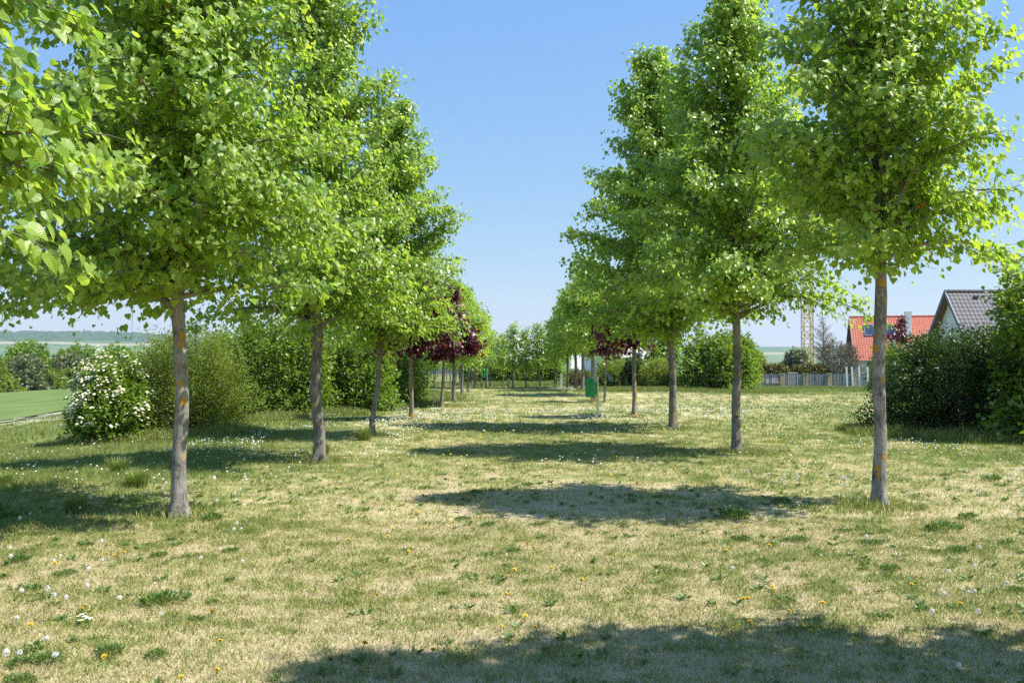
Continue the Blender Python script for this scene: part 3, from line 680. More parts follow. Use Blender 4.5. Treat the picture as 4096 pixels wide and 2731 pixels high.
# ------------------------------------------------------------------ shrubs
def make_bush(seed, rx, ry, H, nshoot, nleaf, leaf, tmpl, lump=.3, upright=.5, spread=.35, low=.05, shootlen=.45, flowers=0, fsize=.06, poke=.1):
    g = np.random.default_rng(seed)
    a = g.random(nshoot) * 2 * np.pi
    v = 1 - g.random(nshoot) ** (1.1) * (1 - low)        # height fraction of the tip, crowded to the sides and top
    v = np.clip(g.beta(1.5, 1.25, nshoot), low, 1)
    el = np.arcsin(v)
    lp = 1 + lump * (vnoise(a * 1.1 + seed, v * 2.6, seed) - .5) * 2 + lump * .6 * (vnoise(a * 2.6, v * 5, seed + 2) - .5) * 2
    lp = lp * (1 - .32 * g.random(nshoot) ** 2) + poke * (g.random(nshoot) < .12)
    cr = np.cos(el) ** .75
    # lp follows angle smoothly round the seam
    wrap = np.clip((a - 5.6) / .68, 0, 1); lp = lp * (1 - wrap) + lp.mean() * wrap
    C = np.stack([rx * cr * np.cos(a) * lp, ry * cr * np.sin(a) * lp, H * v * (.55 + .45 * lp)], 1)
    A = np.stack([rx * spread * np.cos(a) * g.random(nshoot), ry * spread * np.sin(a) * g.random(nshoot), 0 * a - .05], 1)
    B = A * .55 + C * .45; B[:, 2] = A[:, 2] * .3 + C[:, 2] * (.7 if upright > .3 else .5)
    w = MB(); q = min(nshoot, 150); w.tubes(A[:q], B[:q], C[:q], .008 + .008 * H / 2.5, .002, 4, 5)
    K = np.repeat(np.arange(nshoot), nleaf)
    Ls = np.linalg.norm(C - A, axis=1)
    u = 1 - g.random(len(K)) ** 1.25 * np.clip(shootlen * 2.2 * 1.0 / np.maximum(Ls[K], .4), .2, .75)
    p = (1 - u)[:, None] ** 2 * A[K] + 2 * (u * (1 - u))[:, None] * B[K] + (u * u)[:, None] * C[K]
    # side sprays
    sub = g.integers(0, 5, len(K)); sd = np.random.default_rng(seed + 5).normal(0, 1, (nshoot, 5, 3)); sd = nrm(sd)
    sl = (.05 + .17 * g.random(len(K))) * (1.3 - u) * 2.0 * max(1, H / 2.5)
    d = sd[K, sub] + nrm(C - A)[K] * .8
    p = p + nrm(d) * sl[:, None] + g.normal(0, leaf * .4, p.shape)
    p[:, 2] = np.maximum(p[:, 2], .03)
    out = p.copy(); out[:, 2] = (out[:, 2] - H * .3) * .8; out = nrm(out)
    axd = nrm(d) * .8 + out * .25 + g.normal(0, .4, p.shape) + np.array((0, 0, -.25 if upright < .6 else .3))
    nr = np.array((0, 0, .7)) + out * .6 + g.normal(0, .5, p.shape)
    S = leaf * np.clip(g.normal(1, .25, len(p)), .4, 1.6)
    ti = np.clip(.45 + g.normal(0, .18, len(p)) + .25 * (vnoise(a * 3, v * 7, seed)[K] - .5) + .12 * (u > .93), 0, 1)
    l = MB(); l.leaves(p, axd, nr, S, tmpl, 0, ti)
    f = None
    if flowers:
        f = MB(); k = g.integers(0, nshoot, flowers)
        k = k[((np.sin(a[k]) < .35) | (g.random(flowers) < .4)) & (vnoise(a[k] * 3.1, v[k] * 6, seed + 9) + .45 * v[k] - .25 * np.cos(a[k]) > .55)]
        c = C[k] + nrm(C[k] * np.array((1, 1, .6))) * .04 + g.normal(0, .05, (len(k), 3)); c = c[c[:, 2] > H * .2]
        m = len(c); up = nrm(nrm(c * np.array((1, 1, .4))) * .6 + np.array((0, 0, 1.)) + g.normal(0, .15, (m, 3)))
        t1 = nrm(np.cross(up, (1., 0, .1))); t2 = np.cross(up, t1); an = np.arange(9) * 2 * np.pi / 9
        sz = fsize * (.7 + .5 * g.random(m))[:, None, None]
        rim = c[:, None] + sz * (np.cos(an)[None, :, None] * t1[:, None] + np.sin(an)[None, :, None] * t2[:, None]) * (1 + .25 * (g.random((m, 9, 1)) - .5))
        top = c[:, None] + up[:, None] * sz * .42 + .55 * (rim - c[:, None])
        V = np.concatenate([rim, top, (c + up * sz[:, 0] * .5)[:, None]], 1).reshape(-1, 3)
        o = np.arange(m)[:, None, None] * 19; j = np.arange(9)
        Q = (o + np.stack([j, (j + 1) % 9, 9 + (j + 1) % 9, 9 + j], -1)[None]).reshape(-1, 4)
        T = (o + np.stack([9 + j, 9 + (j + 1) % 9, 0 * j + 18], -1)[None]).reshape(-1, 3)
        n0 = f.n; f.add(V, Q); f.more(T, 0, None, n0)
    return w, l, f
def bush(name, label, x, y, mat, cat='shrub', stem='twig', fm=None, group=None, rz=0, **kw):
    w, l, f = make_bush(**kw)
    t = thing(name, label, cat, at(x, y), rz, group)
    w.build('stems', M[stem], t); l.build('foliage', M[mat], t)
    if f is not None: f.build('blossom', M[fm or 'white_flower'], t)
    return t
bush('flowering_viburnum', 'rounded shrub covered with flat cream white blossom heads on the left', -8.75, 20.6, 'bush_green', fm='white_flower', seed=301, rx=.95, ry=.95, H=1.9, nshoot=900, nleaf=24, leaf=.06, tmpl=T_FAR, lump=.32, flowers=2600, fsize=.033, poke=.22)
bush('yellow_green_shrub', 'feathery yellow-green shrub with upright sprigs behind the first left trunk', -7.4, 21.5, 'bush_olive', seed=302, rx=1.45, ry=1.2, H=2.4, nshoot=1300, nleaf=34, leaf=.052, tmpl=T_SLIM, lump=.22, upright=.9, poke=.22)
bush('yellow_green_shrub', 'small twiggy yellow-green sprig left of the blossom shrub', -10.15, 22.3, 'bush_olive', seed=303, rx=.45, ry=.4, H=1.0, nshoot=70, nleaf=16, leaf=.04, tmpl=T_SLIM, lump=.35, upright=.9)
bush('hazel_shrub', 'large dark green hazel shrub behind the second left trunk', -7.0, 28.4, 'bush_green', seed=304, rx=1.75, ry=1.5, H=3.1, nshoot=800, nleaf=26, leaf=.075, tmpl=T_FAR, lump=.2)
bush('hazel_shrub', 'hazel shrub between the second and third left trunks', -5.1, 30.3, 'bush_green', seed=305, rx=1.5, ry=1.5, H=2.9, nshoot=750, nleaf=26, leaf=.075, tmpl=T_FAR, lump=.22)
bush('hazel_shrub', 'lighter hazel shrub right of the third left trunk', -4.15, 33.8, 'bush_bright', seed=306, rx=1.1, ry=1.3, H=2.2, nshoot=480, nleaf=22, leaf=.075, tmpl=T_FAR, lump=.28)
bush('hazel_shrub', 'deep hazel shrub filling the hedge behind the yellow-green shrub', -8.9, 30.2, 'bush_green', seed=307, rx=1.4, ry=1.3, H=3.0, nshoot=520, nleaf=24, leaf=.075, tmpl=T_FAR, lump=.2)
# right foreground shrubs
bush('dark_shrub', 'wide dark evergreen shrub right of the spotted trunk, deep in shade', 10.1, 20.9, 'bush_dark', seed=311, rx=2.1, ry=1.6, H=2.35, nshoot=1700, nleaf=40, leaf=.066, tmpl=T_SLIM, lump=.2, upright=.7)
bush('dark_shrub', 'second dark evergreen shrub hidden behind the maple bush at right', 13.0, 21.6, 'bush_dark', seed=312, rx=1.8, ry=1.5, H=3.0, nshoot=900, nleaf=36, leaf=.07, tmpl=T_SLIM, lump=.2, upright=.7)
bush('maple_bush', 'tall leafy green maple bush at the right edge of the picture', 11.6, 18.9, 'bush_green', seed=313, rx=2.0, ry=1.5, H=3.9, nshoot=720, nleaf=24, leaf=.085, tmpl=T_STAR, lump=.3, poke=.12)
# shrubs behind the right row
bush('hazel_shrub', 'big green hazel shrub behind the wide lime of the right row', 11.6, 52.5, 'bush_green', seed=321, rx=2.3, ry=2.0, H=3.3, nshoot=760, nleaf=24, leaf=.12, tmpl=T_FAR, lump=.25)  # darker leaf than its right neighbour: the shadow on this half is painted in
bush('hazel_shrub', 'sunlit hazel shrub with an arching branch tip, nearest the garden fence', 13.0, 53.5, 'bush_bright', seed=322, rx=1.35, ry=1.5, H=3.2, nshoot=420, nleaf=22, leaf=.12, tmpl=T_FAR, lump=.35, poke=.35)  # brighter leaf colour stands in for sun on the right half
bush('willow_shrub', 'round grey-green willow shrub right of the lichen-banded maple trunk', 8.6, 54.5, 'bush_olive', seed=323, rx=1.25, ry=1.2, H=1.9, nshoot=520, nleaf=24, leaf=.09, tmpl=T_SLIM, lump=.15, upright=.9)
bush('willow_shrub', 'round grey-green willow shrub behind the thin leaning maple', 6.3, 58.5, 'bush_olive', seed=324, rx=1.2, ry=1.2, H=1.75, nshoot=520, nleaf=24, leaf=.09, tmpl=T_SLIM, lump=.15, upright=.9)
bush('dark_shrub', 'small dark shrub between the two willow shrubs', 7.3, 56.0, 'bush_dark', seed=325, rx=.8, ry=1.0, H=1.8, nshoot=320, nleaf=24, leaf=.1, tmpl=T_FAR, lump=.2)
bush('brown_shrub', 'brownish dry shrub behind the last right row trunks', 4.4, 60.5, 'hedge_yellow', seed=326, rx=.8, ry=.9, H=1.15, nshoot=240, nleaf=20, leaf=.09, tmpl=T_SLIM, lump=.25, upright=.9)
for i, (x, y, rx, H, mt, lab) in enumerate([
    (-2.6, 68.5, 1.2, 1.75, 'bush_green', 'hedge bush behind the far small litter bin'), (-.5, 68, 1.3, 1.6, 'bush_green', 'mid-green hedge bush behind the grey stone post'),
    (1.2, 68.5, 1.3, 1.7, 'bush_olive', 'olive hedge bush behind the young trees in the middle'), (2.9, 68, 1.2, 1.75, 'bush_bright', 'brighter hedge bush behind the crossed young trees'),
    (4.9, 70, 1.2, .95, 'bush_green', 'hedge bush behind the metal post at the avenue end')]):
    bush('hedge_bush', lab, x, y, mt, group='hedge bushes behind the avenue end', seed=330 + i, rx=rx, ry=1.1, H=H, nshoot=300, nleaf=24, leaf=.11, tmpl=T_FAR, lump=.2)
# trees in the middle distance behind the right hedge
def far_tree(name, label, x, y, H, R, mat, seed, zf=.8, leaf=.3, nl=26, ntw=9, nlf=6, bark='twig', group=None, prof=PROF):
    w, l = make_tree(seed, H, zf, R, .03 * H / 2 + .04, nl, ntw, nlf, leaf, T_FAR, prof=prof, crook=.1, tscale=max(1, H / 6))
    return plant_tree(name, label, 'tree', x, y, w, l, M[bark], M[mat], group)
ROUND = ([0, .12, .3, .5, .7, .86, 1], [.55, .85, 1, .98, .80, .5, .08])
far_tree('garden_tree', 'pale green leafy tree between the lichened maple trunk and the stout lime trunk', 11.6, 72, 4.6, 2.0, 'bush_bright', 341, leaf=.2, nl=40, ntw=12, nlf=9, prof=ROUND)
far_tree('garden_tree', 'loose green tree in front of the white house', 9.2, 84, 4.6, 1.7, 'bush_green', 342, leaf=.2, nl=30, ntw=10, nlf=8, prof=ROUND)
far_tree('garden_tree', 'dark tree behind the second meadow avenue at far left', -9.5, 104, 5.2, 2.2, 'bush_green', 344, leaf=.22, nl=36, ntw=10, nlf=9, prof=ROUND)
far_tree('garden_tree', 'broad tree above the blue fence behind the left row trunks', -5.5, 106, 5.4, 2.3, 'bush_bright', 345, leaf=.22, nl=36, ntw=10, nlf=9, prof=ROUND)
# left: the line of trees at the far side of the field
TLG = 'trees along the far edge of the crop field'
kinds = [('bush_grey', 'grey-green'), ('bush_green', 'green'), ('bush_olive', 'olive'), ('bush_bright', 'bright green'), ('bush_brown', 'brownish bare')]
tl = [(-86, 142, 5.3, 4.4, 0), (-89, 158, 6.5, 4.620000000000001, 2), (-85, 163, 6.0, 3.9600000000000004, 0), (-91, 176, 9.0, 4.620000000000001, 3), (-86, 182, 6.5, 4.4, 0), (-91, 196, 9.3, 5.28, 1), (-86, 204, 5.6, 4.4, 2), (-90, 216, 8.8, 5.28, 3), (-86, 226, 6.7, 4.840000000000001, 2), (-91, 240, 7.4, 5.06, 2), (-87, 252, 7.1, 5.06, 1), (-91, 268, 7.7, 5.5, 2), (-88, 290, 7.4, 5.5, 1), (-91, 316, 7.6, 5.940000000000001, 2), (-86, 342, 7.9, 6.6000000000000005, 1), (-84, 134, 4.7, 3.9600000000000004, 1)]
spot = ['at the left picture edge', 'behind the leftmost field edge', 'left of the tall bright trees', 'standing highest above the field', 'below the tall bright tree',
        'tallest and rounded in the field edge line', 'low in the middle of the line', 'right of the tallest round tree', 'beside the middle of the line', 'rising behind the line',
        'just left of the blossom shrub', 'above the blossom shrub', 'partly hidden by the blossom shrub', 'behind the upright sprigs', 'hidden by the yellow-green shrub', 'lowest at the left picture edge']
protoT = {}
for i, (x, y, H, R, k) in enumerate(tl):
    w, l, _ = make_bush(360 + i, R * 1.05, R * 1.25, H, 330, 20, .42, T_FAR, lump=.3, upright=.6, poke=.15, spread=.2)
    q = MB(); q.tube([(0, 0, -.3), (.05, 0, H * .35), (-.1, .1, H * .8)], [.22, .16, .05], 8); 
    t = thing('field_edge_tree', '%s tree %s' % (kinds[k][1], spot[i]), 'tree', at(x, y), 0, TLG)
    q.build('trunk', M['twig'], t); l.build('crown', M[kinds[k][0]], t)

for i, (x, y, rx, H, mt, lab) in enumerate([(-83, 138, 2.6, 3.2, 'bush_grey', 'low grey-green thicket at the field edge, nearest the left picture border'), (-82.5, 150, 2.8, 2.8, 'bush_olive', 'low olive thicket at the field edge under the grey trees'),
    (-83, 168, 3.0, 3.6, 'bush_olive', 'olive thicket at the field edge left of the blossom shrub'), (-82.5, 188, 3.0, 3.4, 'bush_bright', 'bright low thicket at the field edge beside the blossom shrub'),
    (-83, 207, 3.2, 3.4, 'bush_grey', 'grey-green thicket half behind the blossom shrub'), (-83, 232, 3.2, 3.6, 'bush_olive', 'olive thicket behind the blossom shrub top')]):
    bush('field_edge_shrub', lab, x, y, mt, group='thickets along the field edge', seed=390 + i, rx=rx, ry=rx * 1.8, H=H, nshoot=260, nleaf=22, leaf=.36, tmpl=T_FAR, lump=.4, upright=.8)

# ------------------------------------------------------------------ small things on the grass
M['green_plastic'] = plain('green_plastic', (.018, .27, .06), .38, 0, .06, 6, .5)
M['zinc'] = plain('galvanised_steel', (.55, .57, .60), .38, .75, .12, 14, .5)
M['terracotta'] = plain('terracotta_board', (.46, .23, .12), .8, 0, .12, 9)
M['stone'] = plain('grey_stone', (.30, .28, .26), .9, 0, .2, 14, .2, .6)
M['dark_steel'] = plain('dark_green_paint', (.015, .06, .055), .5, 0, .1)
M['black_steel'] = plain('dark_iron', (.03, .035, .04), .55)
def litter_bin(label, x, y, rz=0):
    t = thing('litter_bin', label, 'litter bin', at(x, y), rz, 'green litter bins on steel posts')
    b = MB(); b.tube([(0, 0, -.2), (0, 0, 1.15)], [.029, .029], 16); b.lathe([(.029, 1.15), (.031, 1.15), (.031, 1.165), (.0, 1.17)], 16); b.build('post', M['zinc'], t, smooth=False)
    for z in (.72, .96):
        b = MB(); b.lathe([(.0295, z - .02), (.036, z - .02), (.036, z + .02), (.0295, z + .02)], 16); b.box(-.07, -.03, -.012, .012, z - .012, z + .012); b.build('clamp', M['zinc'], t)
    c = (-.205, 0); r = .148
    b = MB(); b.lathe([(0, .585), (r * .93, .585), (r * .95, .60), (r * 1.02, .60), (r * 1.02, .618), (r, .622), (r, .955), (r * 1.03, .958), (r * 1.03, .972)], 32, 0, c); b.build('body', M['green_plastic'], t, smooth=False)
    b = MB(); b.lathe([(r * 1.0, .975), (r * .99, 1.03), (r * .93, 1.075), (r * .80, 1.11), (r * .55, 1.132), (r * .25, 1.142), (0, 1.145)], 32, 0, c)
    b.tube([(c[0] - .02, -r * .8, 1.075), (c[0] - .02, -r * .9, 1.045), (c[0] + .07, -r * .88, 1.04), (c[0] + .07, -r * .75, 1.07)], .008, 6)
    b.build('hood', M['green_plastic'], t, smooth=True)
    b = MB()
    for z in (.70, .745, .90, .945): b.box(c[0] + r * .72, c[0] + r * .72 + .05, -.10, -.055, z - .010, z + .010)
    b.box(-.07, -.045, -.05, .05, .66, 1.0); b.build('bracket', M['green_plastic'], t)
    return t
litter_bin('large green litter bin with domed hood hung on a steel post right of the avenue', 2.44, 26.76, .12)
litter_bin('small far green litter bin on a post beyond the staked sapling', -1.5, 57.55, .2)
b = MB(); h, w2, d = 1.0, .105, .03
pr = [(-w2, -.15), (w2, -.15), (w2, h - .10), (w2 * .62, h - .02), (0, h), (-w2 * .62, h - .02), (-w2, h - .10)]
V = [(x, -d, z) for x, z in pr] + [(x, d, z) for x, z in pr]; n = 7
b.add(V, [(0, 1, 2, 6), (2, 3, 5, 6), (7, 13, 9, 8), (9, 13, 12, 10)] + [((i + 1) % n, i, i + n, (i + 1) % n + n) for i in range(n)])
b.more([(3, 4, 5), (10, 12, 11)], 0, None, 0)
o = b.build('marker_board', M['terracotta'], None, at(3.33, 38.31)); tag(o, 'upright terracotta marker board with a rounded top just behind the large bin', 'marker')
b = MB(); zz = np.linspace(-.1, .57, 12); g = np.random.default_rng(5)
prof_s = [(.075 * (1 + .12 * (g.random() - .5)) * (1 if z < .46 else .82 if z < .52 else .95), z) for z in zz]
b.lathe(prof_s + [(.05, .585), (0, .59)], 9); o = b.build('stone_post', M['stone'], None, at(-.23, 54.86)); tag(o, 'short grey stone post at the middle of the avenue end', 'stone post')
t = thing('metal_post', 'slim pale steel post with a white sleeve beside the crossed young trees', 'post', at(3.15, 58.5))
b = MB(); b.tube([(0, 0, -.1), (0, 0, 1.75)], .03, 10); b.build('pole', M['zinc'], t)
M['white_paint'] = plain('white_paint', (.80, .80, .78), .5, 0, .05)
b = MB(); b.tube([(-.09, 0, -.05), (-.09, 0, .86)], .035, 10); b.build('sleeve', M['white_paint'], t)
def bench(label, x, y, rz, mat):
    t = thing('park_bench', label, 'bench', at(x, y), rz)
    b = MB()
    for k in range(4): b.box(-.8, .8, -.22 + k * .12, -.13 + k * .12, .42, .45)
    b.build('seat', M[mat], t)
    b = MB()
    for k in range(3): b.beam((-.8, .24 + .03 * k, .55 + .12 * k), (.8, .24 + .03 * k, .55 + .12 * k), .03, .09)
    b.build('backrest', M[mat], t)
    for sx in (-.68, .68):
        b = MB(); b.tube([(sx, -.2, 0), (sx, -.2, .42), (sx, .2, .42), (sx, .33, .86)], .022, 6); b.tube([(sx, .2, .42), (sx, .26, 0)], .022, 6); b.build('leg', M[mat], t)
    return t
bench('dark iron bench on the left meadow under the young trees', -6.5, 68.5, 1.9, 'black_steel')
bench('dark teal bench in front of the willow shrubs on the right', 6.35, 57.4, 1.2, 'dark_steel')

M['petal_yellow'] = plain('dandelion_yellow', (.80, .52, .015), .7, 0, .1, 60)
M['petal_white'] = plain('daisy_white', (.82, .82, .80), .7, 0, .04, 60)
M['seed_white'] = plain('seed_fluff', (.78, .76, .72), .9, 0, .06, 60)
M['stem'] = plain('flower_stem', (.14, .20, .05), .7, 0, .15, 30)
g = np.random.default_rng(9)
def dandelion_mesh():
    b = MB(); n = 16
    b.tube([(0, 0, -.03), (.004, 0, .03), (0, 0, .055)], .0025, 5, 1)
    for ring, (r, z, k) in enumerate([(.021, .058, 16), (.016, .064, 13), (.009, .068, 9)]):
        a = np.arange(k) * 2 * np.pi / k + ring * .2
        for q in a:
            c, s_ = math.cos(q), math.sin(q); w = r * .24
            b.add([(0, 0, z - .006), (c * r * .8 - s_ * w, s_ * r * .8 + c * w, z), (c * r, s_ * r, z - .001), (c * r * .8 + s_ * w, s_ * r * .8 - c * w, z)], [(0, 3, 2, 1)], 0)
    b.lathe([(.004, .05), (.012, .055), (.0, .066)], 8, 1)
    return b.mesh('dandelion', [M['petal_yellow'], M['stem']])
def clock_mesh():
    b = MB(); hgt = .10
    b.tube([(0, 0, -.03), (.006, 0, .05), (0, 0, hgt)], .0022, 5, 1)
    m = 110; d = nrm(g.normal(0, 1, (m, 3))); c = d * .019 + (0, 0, hgt)
    t1 = nrm(np.cross(d, (.3, .9, .2))); t2 = np.cross(d, t1)
    for k in range(3):
        a = k * 2.1
        e = t1 * math.cos(a) + t2 * math.sin(a)
        V = np.stack([c, c + e * .007 + np.cross(d, e) * .0016 + d * .002, c + e * .007 - np.cross(d, e) * .0016 + d * .002], 1).reshape(-1, 3)
        b.add(V, np.arange(m)[:, None] * 3 + np.array([[0, 1, 2]]), 0)
    b.lathe([(0, hgt - .006), (.0052, hgt - .003), (.006, hgt), (.0052, hgt + .003), (0, hgt + .006)], 7, 1)
    return b.mesh('dandelion_clock', [M['seed_white'], M['stem']])
dm, cm = dandelion_mesh(), clock_mesh()
def zone(x, y):
    if y < 6.1: return 'in the shaded turf at the bottom' if x > -1.2 else 'in the straw turf at the lower left'
    if y < 9.0: return 'in the dry front turf on the left' if x < -1.3 else 'in the dry front turf of the avenue' if x < 1.6 else 'in the dry front turf on the right'
    if x < -1.4: return 'in the meadow round the left row trunks'
    return 'near the first tree shadow across the avenue' if x < 2.6 else 'in the grass round the first right trunk'
def scatter(name, me, pts, what, cat, s0, s1):
    for (x, y) in pts:
        o = bpy.data.objects.new(name, me); col.objects.link(o); o.location = at(x, y, 0)
        s = s0 + (s1 - s0) * g.random(); o.scale = (s, s, s * (.8 + .5 * g.random())); o.rotation_euler = (g.normal(0, .2), g.normal(0, .2), g.random() * 6.3)
        tag(o, what + ' ' + zone(x, y), cat, what + 's ' + zone(x, y))
scatter('dandelion', dm, YEL, 'yellow dandelion flower', 'dandelion', .72, 1.0)
scatter('dandelion_clock', cm, CLK, 'white dandelion seed head', 'seed head', .58, .85)
def daisy_mesh():
    b = MB(); b.tube([(0, 0, -.02), (0, 0, .03)], .0015, 4, 1)
    for q in np.arange(11) * 2 * np.pi / 11:
        c, s_ = math.cos(q), math.sin(q); r = .013; w = .003
        b.add([(c * .003, s_ * .003, .031), (c * r * .7 - s_ * w, s_ * r * .7 + c * w, .033), (c * r, s_ * r, .032), (c * r * .7 + s_ * w, s_ * r * .7 - c * w, .033)], [(0, 3, 2, 1)], 0)
    b.lathe([(.004, .031), (.003, .034), (0, .035)], 7, 2)
    return b.mesh('daisy', [M['petal_white'], M['stem'], M['petal_yellow']])
scatter('daisy', daisy_mesh(), DAISY, 'small white daisy in the patch', 'daisy', 1.0, 1.4)

# carpets of flowers farther off
def carpet(name, label, n, patches, s0, s1, mat, z0=.05):
    b = MB(); P = []
    for (x0, x1, y0, y1, wgt) in patches:
        m = int(n * wgt); x = x0 + (x1 - x0) * g.random(m); y = y0 + (y1 - y0) * g.random(m)
        k = vnoise(x * .9, y * .45, 41) * .6 + vnoise(x * 2.5, y * 1.2, 42) * .4 > .47
        P.append(np.stack([x[k], y[k]], 1))
    P = np.vstack(P); m = len(P); s = (s0 + (s1 - s0) * g.random(m))[:, None]
    c = np.stack([P[:, 0], P[:, 1], gz(P[:, 0], P[:, 1]) + z0 + .05 * g.random(m)], 1)
    oct_ = np.array([(1, 0, 0), (0, 1, 0), (-1, 0, 0), (0, -1, 0), (0, 0, .8), (0, 0, -.8)])
    V = (c[:, None] + oct_[None] * s[:, :, None]).reshape(-1, 3)
    F = (np.arange(m)[:, None, None] * 6 + np.array([(0, 1, 4), (1, 2, 4), (2, 3, 4), (3, 0, 4), (1, 0, 5), (2, 1, 5), (3, 2, 5), (0, 3, 5)])[None]).reshape(-1, 3)
    b.add(V, F); o = b.build(name, M[mat]); tag(o, label, 'flowers', kind='stuff')
carpet('daisy_carpet', 'white sprinkle of daisies and seed heads across the meadow', 1, [
    (-7, -2.0, 16, 30, 1500), (-4, 0, 24, 31, 900), (-8, -3, 12, 16, 160), (.5, 7, 24, 31, 1300), (5, 13, 17, 34, 1500), (4, 12, 12, 17, 260), (2, 4, 50, 55, 450), (-5, -2, 32, 42, 320),
    (4, 14, 34, 56, 700), (-10, -4, 16, 22, 200), (-3, 4, 14, 24, 240), (16, 36, 60, 90, 500), (-19.5, -17.8, 25, 60, 900), (-4, 0, 33, 52, 160)], .009, .018, 'petal_white')
carpet('dandelion_carpet', 'yellow sprinkle of dandelions across the meadow', 1, [(5, 14, 14, 26, 420), (-3, 4, 12, 24, 160), (-3, 4, 24, 40, 120), (5, 12, 26, 40, 150)], .012, .02, 'petal_yellow', .03)

# weeds and tufts
x, y = sample_front(1500, 4.4, 15, .9); k = vnoise(x * 1.4, y * 1.4, 55) > .38; x, y = x[k], y[k]; nr_ = len(x); K = np.repeat(np.arange(nr_), 7)
a_ = g.random(len(K)) * 6.28; sz = (.7 + .8 * g.random(nr_))[K]
p = np.stack([x[K] + np.cos(a_) * .008, y[K] + np.sin(a_) * .008, gz(x[K], y[K]) + .004], 1)
b = MB(); b.leaves(p, np.stack([np.cos(a_), np.sin(a_), .25 + .7 * g.random(len(K))], 1), np.array((0, 0, 1.)) + g.normal(0, .25, (len(K), 3)), .045 * sz, T_SLIM, 0, np.clip(g.normal(.4, .2, len(K)), 0, 1))
M['weed'] = leaf_mat('weed_leaf', [(0, (.055, .10, .02)), (.5, (.10, .17, .035)), (1, (.17, .25, .055))], [(0, (.1, .25, .02)), (1, (.25, .4, .05))], .25)
o = b.build('low_weeds', M['weed']); tag(o, 'small dark weed rosettes sprinkled through the front turf', 'weeds', kind='stuff')
def weed_mesh(seed, n=150, r=.17, h=.10):
    q = np.random.default_rng(seed); a = q.random(n) * 6.283; rr = r * q.random(n) ** .6
    p = np.stack([np.cos(a) * rr * 1.2, np.sin(a) * rr * .8, .015 + h * q.random(n) * (1 - .6 * rr / r)], 1)
    ax_ = np.stack([np.cos(a), np.sin(a), .45 + .9 * q.random(n)], 1) + q.normal(0, .45, (n, 3))
    b = MB(); b.leaves(p, ax_, np.array((0, 0, 1.)) + q.normal(0, .35, (n, 3)), .022 + .026 * q.random(n), T_SLIM, 0, np.clip(q.normal(.5, .2, n), 0, 1))
    return b.mesh('weed_clump', [M['weed']])
wm = [weed_mesh(70 + k, [260, 170, 420][k], [.14, .11, .17][k], [.06, .035, .10][k]) for k in range(3)]
for i, (x, y) in enumerate(WEED):
    o = bpy.data.objects.new('weed_clump', wm[i % 3]); col.objects.link(o); o.location = at(x, y); big = (i in (0, 15, 19, 30, 31, 32, 36, 37, 39))
    s = (.95 if big else .46) * (.85 + .3 * g.random()); o.scale = (s, s, s); o.rotation_euler.z = g.random() * 6.3
    tag(o, 'dark green weed clump ' + zone(x, y), 'weed', 'weed clumps ' + zone(x, y))
long_grass('trunk_grass', 'longer grass left unmown around the trunks', [(-3.42, 9.65, 1), (-3.12, 15.2, 1.3), (-2.96, 19.85, 1), (-2.73, 25.4, 1), (-2.2, 33.2, 1.6), (-1.9, 37, 1.6), (4.02, 10.29, 1.3), (3.75, 9.9, .7),
    (3.91, 16.33, 1.2), (4.2, 16.0, .8), (3.88, 22.55, 1.3), (3.52, 27, .8), (3.1, 38.2, 1.2), (-2.4, 45, 1.5), (3.4, 52, 2.5), (3.7, 49, 2)], 420, .42, .06, .17, .008, .3, .9)
tufts = [(-4.75, 11.9, 'standing in the second tree shadow on the left'), (-5.4, 9.75, 'in the dark shadow left of the first trunk'), (-3.3, 16.2, 'close behind the second left trunk'), (-6.6, 12.2, 'at the far left edge of the meadow'),
         (-3.0, 19.0, 'by the slender lime trunk'), (-4.6, 9.9, 'in the first tree shadow by the left trunk'), (-5.6, 13.4, 'left of the second shadow')]
def tuft_mesh(seed, n=420, r=.2, h=.34):
    q = np.random.default_rng(seed); a = q.random(n) * 6.283; rr = r * np.sqrt(q.random(n)) * .6; hh = .8 * h * (.45 + .6 * q.random(n)); o_ = .25 + .5 * q.random(n)
    B = np.stack([np.cos(a) * rr, np.sin(a) * rr, 0 * a - .02], 1); dr = np.stack([np.cos(a), np.sin(a), 0 * a], 1); sd = np.stack([-np.sin(a), np.cos(a), 0 * a], 1) * .004
    mid = B + dr * (o_ * hh * .3)[:, None] + np.array((0, 0, 1.)) * (hh * .65)[:, None]; tip = B + dr * (o_ * hh)[:, None] + np.array((0, 0, 1.)) * hh[:, None]
    b = MB(); V = np.stack([B - sd, B + sd, mid + sd * .8, mid - sd * .8, tip], 1).reshape(-1, 3); k = np.arange(n)[:, None] * 5
    t = .6 + .4 * q.random(n); b.add(V, k + np.array([[0, 1, 2, 3]]), 0, t); b.more(k + np.array([[3, 2, 4]]), 0, t, 0)
    return b.mesh('grass_tuft', [M['grass']])
tm = [tuft_mesh(90), tuft_mesh(91, 300, .15, .28)]
for i, (x, y, s) in enumerate(tufts):
    o = bpy.data.objects.new('grass_tuft', tm[i % 2]); col.objects.link(o); o.location = at(x, y); o.rotation_euler.z = i * 1.1
    tag(o, 'tall green grass tuft ' + s, 'grass tuft', 'tall grass tufts in the left meadow')
